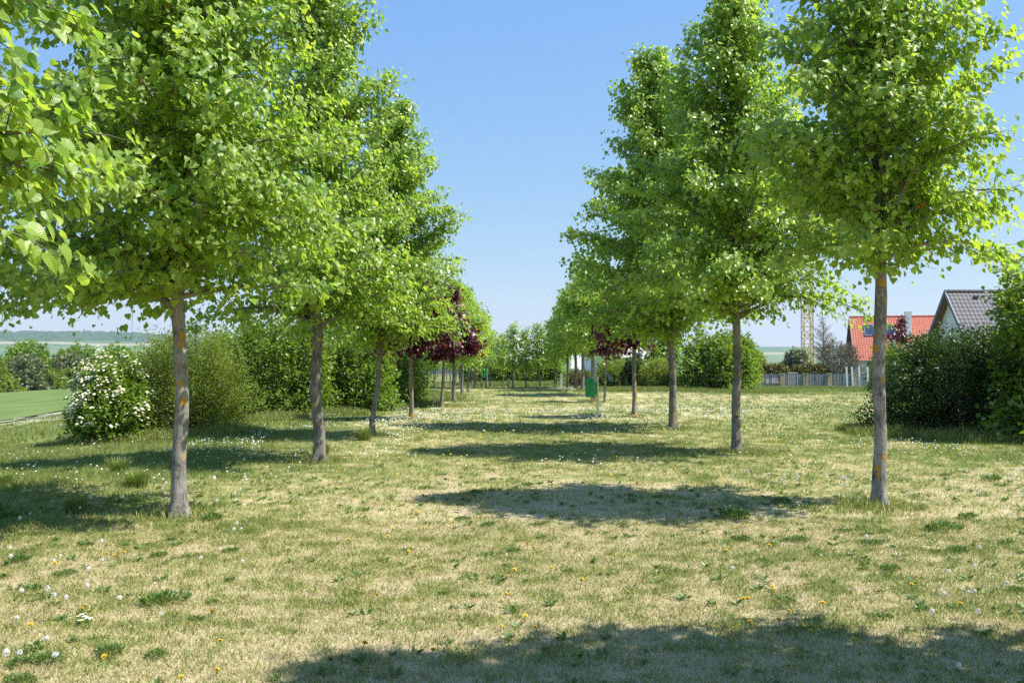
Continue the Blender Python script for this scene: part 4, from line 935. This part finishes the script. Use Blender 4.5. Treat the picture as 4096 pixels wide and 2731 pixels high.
long_grass('hedge_foot_grass', 'tall weeds and grass along the feet of the shrubs', [(x, y, 1.6) for x, y in
    [(-8.9, 20.5), (-7.6, 20.2), (-6.4, 20.6), (-8, 26), (-6.6, 26.2), (-5.2, 28), (-4.2, 31), (-3.4, 33.5), (8.2, 20.2), (9.2, 19.0), (10.2, 18.8), (11.0, 17.4), (12, 17), (8.4, 21.5)]]
    + [(x, 50.5 + .3 * (i % 3), 4) for i, x in enumerate(np.arange(5, 14.5, .9))] + [(x, 92.5, 9) for x in np.arange(20, 40, 2)] + [(x, 64, 7) for x in np.arange(-2, 5, 1.2)] + [(-4, 44, 4), (-3.6, 40, 5), (-4.6, 42, 5), (-5, 46, 4)],
    1500, .75, .10, .34, .013, .45, .95)

# ------------------------------------------------------------------ houses and the garden at right
M['tile_red'] = plain('red_clay_tile', (.43, .125, .075), .75, 0, .14, 3)
M['tile_grey'] = plain('grey_roof_tile', (.062, .063, .076), .65, 0, .12, 3, .5)
M['render_white'] = plain('white_render', (.82, .82, .80), .85, 0, .03, 2)
M['render_cream'] = plain('cream_render', (.66, .63, .56), .85, 0, .05, 2)
M['hall_white'] = plain('white_cladding', (.84, .85, .86), .6, 0, .02, .6)
M['timber_dark'] = plain('dark_timber', (.035, .028, .025), .8, 0, .2, 6)
M['timber_brown'] = plain('brown_timber', (.20, .10, .05), .7, 0, .2, 8)
M['fascia_blue'] = plain('blue_grey_fascia', (.08, .11, .17), .5, 0, .1)
M['glass'] = plain('window_glass', (.035, .055, .11), .12, 0, .1, 2, .7)
M['metal_grey'] = plain('grey_metal', (.30, .31, .33), .5, .3, .1)
M['emblem_red'] = plain('emblem_red', (.50, .03, .05), .6, 0, .05)
M['wall_blue'] = plain('blue_grey_panel', (.20, .25, .36), .7, 0, .12, .8)

def tiled(mb, o, u, v, lu, lv, tw, th, amp=.022, step=.022, mat=0, sub=6):
    """a tiled roof plane from corner o: tiles run along u (eave) and rise along v"""
    u = np.array(u, float); v = np.array(v, float); nv = np.cross(u, v); nv /= np.linalg.norm(nv)
    if nv[2] < 0: nv = -nv
    cols = int(lu / tw) * sub; rows = int(lv / th)
    uu = np.linspace(0, lu, cols + 1); ww = amp * (.5 + .5 * np.cos(2 * np.pi * uu / tw))
    V = []
    for r in range(rows):
        for e, hh in ((0, step), (1, 0)):
            V.append(np.array(o)[None] + uu[:, None] * u + v * (r + e) * lv / rows + (ww + hh)[:, None] * nv)
    V = np.vstack(V); k = cols + 1; i = (np.arange(rows * 2 - 1) * k)[:, None]; j = np.arange(cols)[None]
    F = np.stack([i + j, i + j + 1, i + k + j + 1, i + k + j], -1).reshape(-1, 4)
    rowi = np.repeat((np.arange(rows * 2 - 1) // 2)[:, None], cols, 1)
    t = hash2(rowi, np.repeat((np.arange(cols) // sub)[None], rows * 2 - 1, 0), 3).ravel()
    mb.add(V, F, mat, t)

def gable_house(name, label, x, y, rz, W, D, He, Hr, roofm, wallm, gablem, over=.35, th=.34, tw=.30, base=0, fascia=None):
    """W along local x (ridge direction), D along local y; local -y faces the avenue"""
    t = thing(name, label, 'house', (x, y, float(gz(x, y)) + base), rz)
    b = MB(); b.box(0, W, -D / 2, D / 2, -1, He)
    b.build('wall', wallm, t)
    for xx, th_ in ((0, .12), (W - .12, .12)):
        b = MB()
        x0, x1 = (xx - .003, xx + .12) if xx == 0 else (xx, xx + .123)
        P = [(-D / 2 + .01, He), (D / 2 - .01, He), (0, Hr - .08)]
        V = [(x0, p, z) for p, z in P] + [(x1, p, z) for p, z in P]
        b.add(V, [(0, 2, 1), (3, 4, 5)]); b.more([(0, 1, 4, 3), (1, 2, 5, 4), (2, 0, 3, 5)], 0, None, 0)
        b.build('gable', gablem, t)
    sl = math.hypot(D / 2, Hr - He); dirf = np.array((0, D / 2, Hr - He)) / sl; ext = .5
    rf = MB()
    tiled(rf, (-over, -D / 2 - dirf[1] * ext, He - dirf[2] * ext), (1, 0, 0), dirf, W + 2 * over, sl + ext, tw, th)
    dirb = np.array((0, -D / 2, Hr - He)) / sl
    tiled(rf, (-over, D / 2 + dirf[1] * ext, He - dirf[2] * ext), (1, 0, 0), dirb, W + 2 * over, sl + ext, tw, th, sub=3)
    ro = rf.build('roof', roofm, t)
    b = MB(); k = int((W + 2 * over) / .33)
    for q in range(k):
        a0 = -over + q * .33
        b.tube([(a0, 0, Hr + .03), (a0 + .34, 0, Hr + .045)], [.10, .115], 8)
    b.build('ridge_cap', roofm, ro)
    b = MB()
    for xx in (-over, W + over):
        for sg in (-1, 1):
            b.beam((xx, sg * (D / 2 + dirf[1] * ext), He - dirf[2] * ext - .06), (xx, 0, Hr - .05), .05, .22)
    b.box(-over, W + over, -D / 2 - dirf[1] * ext - .05, -D / 2 - dirf[1] * ext + .03, He - dirf[2] * ext - .16, He - dirf[2] * ext - .02)
    b.build('fascia', fascia or M['timber_dark'], t)
    return t, ro, dirf, sl
t, ro, df, sl = gable_house('red_roof_house', 'house with a red tiled roof, solar panels and white chimney behind the garden fence', 43.6, 120, -.22, 15.5, 9.0, 3.15, 8.35,
                            M['tile_red'], M['render_cream'], M['timber_dark'], fascia=M['metal_grey'])
nf = np.array((0, -df[2], df[1]))
def on_roof(x, s, lift): return np.array((x, -4.5, 3.15)) + df * s + nf * lift
def roof_panel(b, x0, x1, s0, s1, l0, l1, mat=0):
    V = [on_roof(x, s, l) for l in (l0, l1) for s in (s0, s1) for x in (x0, x1)]
    b.add(V, [(0, 2, 3, 1), (4, 5, 7, 6), (0, 1, 5, 4), (2, 6, 7, 3), (0, 4, 6, 2), (1, 3, 7, 5)], mat)
for k in range(3):
    b = MB(); roof_panel(b, 1.25 + k * 1.22, 2.42 + k * 1.22, 3.55, 5.45, .09, .16); fr = b.build('solar_panel', M['metal_grey'], t)
    b = MB(); roof_panel(b, 1.31 + k * 1.22, 2.36 + k * 1.22, 3.62, 5.38, .155, .168); b.build('pane', M['glass'], fr)
b = MB(); roof_panel(b, 3.9, 4.7, 1.5, 2.7, .07, .14); fr = b.build('roof_window', M['metal_grey'], t)
b = MB(); roof_panel(b, 3.98, 4.62, 1.6, 2.6, .13, .148); b.build('pane', M['glass'], fr)
b = MB(); b.box(6.0, 6.75, -2.35, -1.65, 5.2, 8.75); b.box(5.94, 6.81, -2.41, -1.59, 8.75, 8.87); b.build('chimney', M['render_white'], ro)
b = MB(); b.box(6.0, 9.2, -5.3, -3.2, -1, 4.9); b.build('dormer', M['render_white'], t)
b = MB(); b.beam((1.0, -4.9, 1.2), (1.4, -4.55, 2.85), .14); b.beam((4.9, -4.9, 1.2), (5.3, -4.55, 2.85), .14); b.build('eave_post', M['timber_dark'], t)

t, ro, df, sl = gable_house('grey_roof_house', 'white gabled house with a steep grey tiled roof rising above the right shrubs', 28.25, 60, .03, 13, 6.6, 2.3, 6.35,
                            M['tile_grey'], M['render_white'], M['render_white'], over=.5, fascia=M['fascia_blue'], th=.33, tw=.27)
b = MB()
for sg in (-1, 1):
    b.beam((-.25, sg * 3.5, 1.98), (-.25, sg * .05, 6.14), .46, .04)
b.build('soffit', M['timber_brown'], t)
b = MB(); b.box(8.2, 8.95, .4, 1.1, 5.0, 7.35); b.box(8.12, 9.03, .32, 1.18, 7.35, 7.45); b.build('chimney', M['metal_grey'], ro)
for k in range(5):
    b = MB(); s = sl + .02; p = np.array((1.2 + 1.65 * k, -3.3, 2.3)) + df * (sl - .55)
    b.box(p[0], p[0] + .3, p[1] - .12, p[1] + .1, p[2] + .02, p[2] + .13); b.build('roof_vent', M['tile_grey'], ro)

# the palisade fence between block pillars, and the green wire fence in front of it
M['board_grey'] = plain('weathered_board', (.25, .255, .27), .85, 0, .3, 5)
M['block'] = plain('yellow_block', (.46, .39, .23), .9, 0, .18, 7, .2, .6)
t = thing('board_fence', 'weathered grey board fence between yellowish block pillars at the garden edge', 'fence', at(26, 96.8))
z0 = float(gz(26, 96.8))
px = [25.4, 27.9, 30.3, 32.8, 35.3, 37.8, 40.2]
for k in range(6):
    b = MB(); x = px[k] + .25 - 26
    q = 0
    while x < px[k + 1] - .25 - 26 - .05:
        hgt = 1.38 + .03 * math.sin(q * 2.3); b.box(x, x + .15, -.012 - .012 * (q % 2), .012 - .012 * (q % 2), -.3, hgt, 0); x += .165; q += 1
    b.box(px[k] + .2 - 26, px[k + 1] - .2 - 26, .03, .08, .25, .35); b.box(px[k] + .2 - 26, px[k + 1] - .2 - 26, .03, .08, 1.0, 1.1)
    b.build('board_panel', M['board_grey'], t)
for x in px:
    b = MB(); b.box(x - 26 - .22, x - 26 + .22, -.22, .22, -.3, 1.4); b.box(x - 26 - .25, x - 26 + .25, -.25, .25, 1.4, 1.46); b.build('pillar', M['block'], t)
t = thing('wire_fence', 'dark green wire mesh fence in front of the grey boards', 'fence', at(26, 95.6))
for k in range(13):
    b = MB(); x = .3 + k * .92
    b.tube([(x, 0, -.3), (x, 0, 1.56)], .04, 6)
    if k in (0, 5): b.tube([(x + .35, -.2, -.1), (x, 0, 1.2)], .03, 6)
    b.build('post', M['dark_steel'], t)
b = MB()
for z in (.05, .8, 1.5): b.beam((.3, 0, z), (11.4, 0, z), .010)
for k in range(56): b.beam((.3 + k * .2, 0, .02), (.3 + k * .2, 0, 1.5), .006)
b.build('mesh_panel', M['dark_steel'], t)
# garden bench, goal, toys, white swing posts
t = thing('garden_bench', 'pale weathered wooden garden bench in front of the board fence', 'bench', at(26.75, 96.1))
M['wood_pale'] = plain('weathered_wood', (.46, .43, .39), .85, 0, .15, 8)
b = MB(); b.box(-.7, .7, -.3, .12, .44, .5); b.build('seat', M['wood_pale'], t)
b = MB(); b.box(-.6, .6, .14, .19, .56, .74); b.box(-.6, .6, .15, .2, .78, .95); b.build('backrest', M['wood_pale'], t)
for x in (-.55, 0, .55):
    b = MB(); b.box(x - .06, x + .06, -.26, -.18, -.1, .44); b.box(x - .06, x + .06, .1, .18, -.1, .95); b.build('leg', M['wood_pale'], t)
t = thing('goal_net', 'small goal frame with white netting leaning by the fence pillar', 'goal', at(28.75, 96.1))
b = MB(); b.tube([(-.75, -.25, -.05), (-.75, -.25, 1.5), (.75, -.25, 1.5), (.75, -.25, -.05)], .03, 8); b.build('frame', M['white_paint'], t)
b = MB()
for k in range(11):
    x = -.75 + k * .15; b.beam((x, -.25, 1.5), (x, .35, .02), .012)
for k in range(9):
    f = k / 9; b.beam((-.75, -.25 + .6 * f, 1.5 - 1.48 * f), (.75, -.25 + .6 * f, 1.5 - 1.48 * f), .012)
b.build('net', M['petal_white'], t)
t.scale = (.62, 1, 1)
M['teal'] = plain('teal_plastic', (.03, .22, .26), .45, 0, .1)
t = thing('toy_tricycle', 'teal child tricycle lying by the fence', 'tricycle', at(31.95, 94.6))
for (x, y, r) in ((-.42, 0, .24), (.35, -.2, .18), (.35, .2, .18)):
    b = MB(); a = np.linspace(0, 2 * np.pi, 17); b.tube([(x + r * math.cos(q), y, r + r * math.sin(q)) for q in a], .035, 6, cap=False); b.beam((x - r, y, r), (x + r, y, r), .03); b.build('wheel', M['teal'], t)
b = MB(); b.tube([(-.42, 0, .24), (-.3, 0, .62), (.1, 0, .4), (.35, 0, .2)], .03, 6); b.tube([(.35, -.2, .18), (.35, .2, .18)], .025, 6); b.tube([(-.3, -.22, .7), (-.3, 0, .62), (-.3, .22, .7)], .02, 6); b.build('frame', M['teal'], t)
b = MB(); b.box(-.02, .26, -.12, .12, .44, .5); b.build('saddle', M['white_paint'], t)
t.scale = (.7, .7, .7)
t = thing('plank_pile', 'low pile of white planks lying beside the tricycle', 'planks', at(32.1, 94.2))
for k, (a, z) in enumerate(((.12, .06), (-.1, .12), (.05, .18), (-.25, .08))):
    b = MB(); b.beam((-1.3, -.2 + .12 * k, z), (1.1, -.2 + .12 * k + a * 2, z + .1 * a), .14, .04); b.build('plank', M['white_paint'], t)
t.scale = (.65, .65, .65)
t = thing('swing_posts', 'four white square posts joined by thin rust red rails', 'posts', at(32.85, 92.0))
for x, y in ((0, 0), (.72, .5), (1.2, -.1), (1.95, -.3)):
    b = MB(); b.beam((x + .08, y, -.2), (x, y, 2.12), .15, .15); b.build('post', M['white_paint'], t)
M['rust'] = plain('rust_red', (.22, .07, .05), .8)
b = MB(); b.beam((.03, 0, 1.38), (.74, .5, 1.38), .05); b.beam((1.22, -.1, 1.38), (1.97, -.3, 1.38), .05); b.beam((.06, 0, .15), (.78, .5, .15), .05); b.build('rail', M['rust'], t)
t = thing('garden_pole', 'thin galvanised pole with an orange crossbar left of the dark shrub', 'pole', at(27.0, 66))
b = MB(); b.tube([(0, 0, -.2), (0, 0, 3.1)], .05, 8); b.build('pole', M['zinc'], t)
b = MB(); b.beam((0, 0, 2.75), (1.8, 0, 2.75), .04); b.build('crossbar', M['terracotta'], t)
# garden plants
bush('garden_hedge', 'dull yellow-green clipped hedge behind the board fence, left stretch', 27.5, 100.5, 'hedge_yellow', cat='hedge', seed=401, rx=2.8, ry=1.1, H=2.5, nshoot=420, nleaf=26, leaf=.16, tmpl=T_FAR, lump=.12)
bush('garden_hedge', 'dull yellow-green clipped hedge behind the board fence, right stretch', 32.2, 100.8, 'hedge_yellow', cat='hedge', seed=402, rx=2.8, ry=1.1, H=2.4, nshoot=420, nleaf=26, leaf=.16, tmpl=T_FAR, lump=.12)
bush('garden_shrub', 'green garden shrub rising above the left stretch of hedge', 26.8, 103.5, 'bush_olive', seed=403, rx=1.8, ry=1.4, H=3.6, nshoot=360, nleaf=24, leaf=.16, tmpl=T_SLIM, lump=.25, upright=.9)
bush('lilac_shrub', 'lilac shrub with faded mauve flower heads below the crane', 31.2, 103, 'bush_grey', fm='lilac_flower', seed=404, rx=1.8, ry=1.4, H=3.9, nshoot=360, nleaf=24, leaf=.17, tmpl=T_FAR, lump=.25, flowers=80, fsize=.16)
bush('bare_shrub', 'tall grey-brown leafing shrub left of the red roof', 35.6, 101.5, 'bush_brown', stem='twig_grey', seed=405, rx=2.3, ry=1.7, H=4.9, nshoot=620, nleaf=22, leaf=.13, tmpl=T_SLIM, lump=.25, upright=.9, poke=.2)
far_tree('bare_tree', 'pale bare twiggy tree rising beside the crane', 35.6, 107, 8.0, 1.7, 'bush_brown', 406, zf=2.2, leaf=.09, nl=44, ntw=14, nlf=4, bark='twig_grey', prof=ROUND)
bush('garden_shrub', 'bright yellow-green shrub behind the white posts', 40.5, 102, 'bush_bright', seed=407, rx=2.0, ry=1.3, H=2.5, nshoot=320, nleaf=24, leaf=.15, tmpl=T_FAR, lump=.25)
bush('garden_shrub', 'bright green shrub beside the spotted trunk, behind the dark shrub', 23.6, 58.5, 'bush_bright', seed=408, rx=1.3, ry=1.2, H=2.9, nshoot=320, nleaf=24, leaf=.11, tmpl=T_FAR, lump=.3)
w, l = make_tree(409, 6.1, 1.2, 2.1, .06, 34, 10, 8, .13, T_STAR, prof=ROUND, crook=.05, tscale=1.3)
plant_tree('plum_tree', 'sparse dark red plum tree in front of the red tiled roof', 'tree', 31.3, 75, w, l, M['twig'], M['maroon_thin'] if 'maroon_thin' in M else M['maroon'])

# white hall, white house, white works building with the round emblem
t = thing('white_hall', 'low white hall wall behind the trunks near the litter bin', 'building', (9.4, 150, -1.2), .45)
b = MB(); b.box(0, 7.2, 0, 12, -1, 4.6); b.build('wall', M['hall_white'], t)
b = MB(); V = [(-.3, -.3, 4.6), (7.5, -.3, 4.6), (7.5, 12.3, 4.6), (-.3, 12.3, 4.6), (3.6, -.3, 5.9), (3.6, 12.3, 5.9)]
b.add(V, [(0, 4, 5, 3), (1, 2, 5, 4), (0, 3, 2, 1)]); b.more([(0, 1, 4), (2, 3, 5)], 0, None, 0); b.build('roof', M['hall_white'], t)
t = thing('white_house', 'white house with a grey window bay behind the maples on the right', 'house', (12.2, 110, -.9), .45)
b = MB(); b.box(0, 6.6, 0, 8, -1, 4.0); V = [(0, 0, 4.0), (6.6, 0, 4.0), (6.6, 8, 4.0), (0, 8, 4.0), (3.3, 0, 5.6), (3.3, 8, 5.6)]
b.add(V, [(0, 3, 2, 1)]); b.more([(0, 1, 4), (2, 3, 5)], 0, None, b.n - 6); b.build('wall', M['render_white'], t)
b = MB()
for sg in (0, 1):
    e = (-.4, 3.82) if sg == 0 else (7.0, 3.82)
    V = [(e[0], -.4, e[1]), (e[0], 8.4, e[1]), (3.3, 8.4, 5.66), (3.3, -.4, 5.66), (e[0], -.4, e[1] + .12), (e[0], 8.4, e[1] + .12), (3.3, 8.4, 5.8), (3.3, -.4, 5.8)]
    b.add(V, [(0, 1, 2, 3), (4, 7, 6, 5), (0, 3, 7, 4), (1, 5, 6, 2), (0, 4, 5, 1)])
b.build('roof', M['metal_grey'], t)
for x0, x1, zz0, zz1 in ((1.0, 1.9, 1.6, 3.0), (2.35, 3.5, 2.2, 3.6), (4.4, 5.6, 1.6, 3.0)):
    b = MB(); b.box(x0, x1, -.06, .02, zz0, zz1); fr = b.build('window', M['metal_grey'], t)
    b = MB(); b.box(x0 + .08, x1 - .08, -.075, -.05, zz0 + .08, zz1 - .08); b.build('pane', M['glass'], fr)
t = thing('works_building', 'tall white works building with a round red roof emblem beyond the avenue end', 'building', (-1.5, 400, -3), .5)
b = MB(); b.box(0, 23.5, 0, 30, -3, 13.6); b.build('wall', M['hall_white'], t)
b = MB(); b.box(-.3, 23.8, -.3, 30.3, 13.6, 14.4); b.build('parapet', M['hall_white'], t)
b = MB(); b.box(0, 23.5, -.08, 0, 11.4, 11.7); b.build('ledge', M['metal_grey'], t)
b = MB(); b.box(2.8, 6.0, 3, 8, 14.4, 16.1); b.build('roof_box', M['hall_white'], t)
b = MB(); a = np.linspace(0, 2 * np.pi, 33)[:-1]; rr = 1.35; cx, cz = 8.0, 15.6
V = [(cx + rr * math.cos(q), y, cz + rr * math.sin(q)) for y in (.6, .9) for q in a] + [(cx, .6, cz), (cx, .9, cz)]
i = np.arange(32); b.add(V, np.stack([i, (i + 1) % 32, (i + 1) % 32 + 32, i + 32], 1)); b.more(np.stack([i, i * 0 + 64, (i + 1) % 32], 1), 0, None, 0); b.more(np.stack([i + 32, (i + 1) % 32 + 32, i * 0 + 65], 1), 0, None, 0)
em = b.build('roof_emblem', M['emblem_red'], t)
b = MB(); V = [(cx + .1, .56, cz - .35), (cx + 1.25, .56, cz - .15), (cx + .72, .56, cz + .9), (cx + .1, .59, cz - .35), (cx + 1.25, .59, cz - .15), (cx + .72, .59, cz + .9)]
b.add(V, [(0, 1, 2), (3, 5, 4)]); b.more([(0, 3, 4, 1), (1, 4, 5, 2), (2, 5, 3, 0)], 0, None, 0); b.build('emblem_mark', M['hall_white'], em)
t = thing('low_works', 'low building with a red roof edge left of the works building', 'building', (-9, 400, -3))
b = MB(); b.box(0, 7.2, 0, 20, -3, 12.2); b.build('wall', M['hall_white'], t)
b = MB(); b.box(-.3, 7.45, -.3, 20.3, 12.2, 13.4); b.build('roof', M['tile_red'], t)
t = thing('blue_fence', 'long blue-grey panel wall at the far side of the left meadow', 'fence', (-16.5, 118, float(gz(-11, 118)) + 0))
for k in range(7):
    b = MB(); b.box(k * 2.0, k * 2.0 + 1.93, 0, .06, -1.5, 1.15 - .02 * (k % 2)); b.build('panel', M['wall_blue'], t)
    b = MB(); b.box(k * 2.0 - .06, k * 2.0 + .02, -.04, .1, -1.5, 1.2); b.build('post', M['metal_grey'], t)

# crane behind the garden
M['crane'] = plain('crane_yellow', (.62, .36, .07), .5, 0, .08)
t = thing('tower_crane', 'yellow lattice tower crane seen through the lime branches', 'crane', (53.0, 168, -3.0))
def lattice(b, a, c, wv, uv, n, w):
    a = np.array(a, float); c = np.array(c, float); wv = np.array(wv, float) / 2; uv = np.array(uv, float) / 2
    cs = [wv + uv, wv - uv, -wv - uv, -wv + uv]
    for k in cs: b.beam(a + k, c + k, w * 1.5)
    for q in range(n):
        p0 = a + (c - a) * q / n; p1 = a + (c - a) * (q + 1) / n
        for k in range(4):
            e, f = cs[k], cs[(k + 1) % 4]
            b.beam(p0 + e, p0 + f, w)
            b.beam(p0 + (e if q % 2 else f), p1 + (f if q % 2 else e), w)
b = MB(); lattice(b, (0, 0, 0), (0, 0, 31), (1.6, 0, 0), (0, 1.6, 0), 20, .09); b.build('mast', M['crane'], t)
b = MB(); lattice(b, (.8, 0, 31.6), (20, -3, 31.6), (0, 1, 0), (0, 0, 1), 22, .06); b.build('jib', M['crane'], t)
b = MB(); lattice(b, (-.8, 0, 31.6), (-9, 1, 31.6), (0, 1, 0), (0, 0, .6), 8, .06); b.build('counter_jib', M['crane'], t)
b = MB(); b.box(-9, -7, .3, 1.7, 30, 32); b.build('counterweight', M['stone'], t)
b = MB(); b.box(.9, 2.3, -1.9, -.7, 29.2, 31.1); b.build('cab', M['render_white'], t)
b = MB(); b.beam((10.4, -1.5, 31.2), (10.4, -1.5, 27), .05); b.beam((10.9, -1.5, 31.2), (10.9, -1.5, 27), .05); b.box(10, 11.3, -1.8, -1.2, 26, 27); b.build('hook', M['black_steel'], t)

# wind turbines on the horizon
M['turbine'] = plain('turbine_white', (.80, .80, .80), .5, 0, .02)
M['turbine_red'] = plain('turbine_red', (.50, .10, .09), .5, 0, .02)
def turbine(label, x, y, hub, bl, ang):
    t = thing('wind_turbine', label, 'wind turbine', (x, y, -7), 0, 'wind turbines on the horizon')
    hub = hub + 7
    b = MB(); b.tube([(0, 0, 0), (0, 0, hub * .5), (0, 0, hub)], [bl * .055, bl * .045, bl * .03], 14); b.build('tower', M['turbine'], t)
    b = MB(); b.tube([(0, -bl * .08, hub), (0, bl * .02, hub), (0, bl * .14, hub)], [bl * .035, bl * .045, bl * .03], 12); b.build('nacelle', M['turbine'], t)
    for k in range(3):
        a = math.radians(ang + 120 * k); u = np.array((math.cos(a), 0, math.sin(a))); v = np.array((-math.sin(a), 0, math.cos(a)))
        b = MB(); c0 = np.array((0, -bl * .09, hub))
        st = [0, .08, .2, .45, .66, .74, .84, .92, 1.0]; wd = [.035, .05, .10, .075, .055, .05, .04, .033, .015]
        for q in range(8):
            V = []
            for s, w_ in ((st[q], wd[q]), (st[q + 1], wd[q + 1])):
                for dv, dy in ((-.3, 0), (.2, -.12), (.7, 0), (.2, .12)):
                    V.append(c0 + u * s * bl + v * dv * w_ * bl + np.array((0, dy * w_ * bl * 1.5, 0)))
            b.add(V, [(0, 1, 5, 4), (1, 2, 6, 5), (2, 3, 7, 6), (3, 0, 4, 7)], 1 if q in (4, 6) else 0)
        b.build('blade', [M['turbine'], M['turbine_red']], t)
turbine('white wind turbine with red-banded blades rising over the avenue end', 50.5, 2600, 83, 22, 0)
turbine('faint wind turbine left of the other, mostly behind the trees', -27, 3200, 95, 24, 52)

# ------------------------------------------------------------------ air
M['haze'], nt, out = newmat('haze_air')
v = N(nt, 'ShaderNodeVolumePrincipled'); v.inputs['Density'].default_value = HAZE; v.inputs['Color'].default_value = (.72, .87, 1, 1); v.inputs['Anisotropy'].default_value = .2
nt.links.new(v.outputs[0], out.inputs['Volume'])
b = MB(); b.box(-5600, 5600, -1100, 5700, -75, 190); o = b.build('haze', M['haze']); o['kind'] = 'stuff'

# ------------------------------------------------------------------ sky, sun, camera
SUN_EL, SUN_AZ = 56.0, 98.0
wd = bpy.data.worlds.new('World'); scene.world = wd; wd.use_nodes = True
nt = wd.node_tree; nt.nodes.clear()
sky = N(nt, 'ShaderNodeTexSky', sky_type='NISHITA'); sky.sun_disc = False
sky.sun_elevation = R_(SUN_EL); sky.sun_rotation = R_(SUN_AZ); sky.altitude = 200
sky.air_density = 1.15; sky.dust_density = .15; sky.ozone_density = 2.6
bg = N(nt, 'ShaderNodeBackground'); bg.inputs[1].default_value = SKY
wo = N(nt, 'ShaderNodeOutputWorld'); sp = N(nt, 'ShaderNodeSeparateColor'); cb = N(nt, 'ShaderNodeCombineColor'); nt.links.new(sky.outputs[0], sp.inputs[0])
for q, (pw, k) in enumerate(SKYRGB):     # a clear spring sky: softer gradient towards the horizon than the raw model
    p1 = N(nt, 'ShaderNodeMath', operation='POWER'); p1.inputs[1].default_value = pw; nt.links.new(sp.outputs[q], p1.inputs[0])
    p2 = N(nt, 'ShaderNodeMath', operation='MULTIPLY'); p2.inputs[1].default_value = k; nt.links.new(p1.outputs[0], p2.inputs[0]); nt.links.new(p2.outputs[0], cb.inputs[q])
nt.links.new(cb.outputs[0], bg.inputs[0]); nt.links.new(bg.outputs[0], wo.inputs[0])
ld = bpy.data.lights.new('sun', 'SUN'); ld.energy = 5.0; ld.angle = R_(.53); ld.color = (1, .95, .86)
lo = bpy.data.objects.new('sun', ld); col.objects.link(lo)
from mathutils import Vector
sd = Vector((math.cos(R_(SUN_EL)) * math.sin(R_(SUN_AZ)), math.cos(R_(SUN_EL)) * math.cos(R_(SUN_AZ)), math.sin(R_(SUN_EL))))
lo.rotation_euler = (-sd).to_track_quat('-Z', 'Y').to_euler(); lo.location = (30, 0, 40)

cd = bpy.data.cameras.new('camera'); cam = bpy.data.objects.new('camera', cd); col.objects.link(cam)
cd.sensor_width = 36; cd.lens = 36 * 2150 / 2352; cd.clip_start = .05; cd.clip_end = 20000
cam.location = (0, 0, 1.6); cam.rotation_euler = (math.pi / 2 + math.atan(46 / 2150), 0, 0)
scene.camera = cam
scene.view_settings.view_transform = 'Standard'; scene.view_settings.look = 'None'; scene.view_settings.gamma = 1
scene.view_settings.exposure = EXPO
c = scene.cycles
c.max_bounces = 9; c.diffuse_bounces = 5; c.glossy_bounces = 2; c.transmission_bounces = 8; c.transparent_max_bounces = 4; c.volume_bounces = 0
c.caustics_reflective = False; c.caustics_refractive = False; c.use_denoising = False; c.sample_clamp_indirect = 6
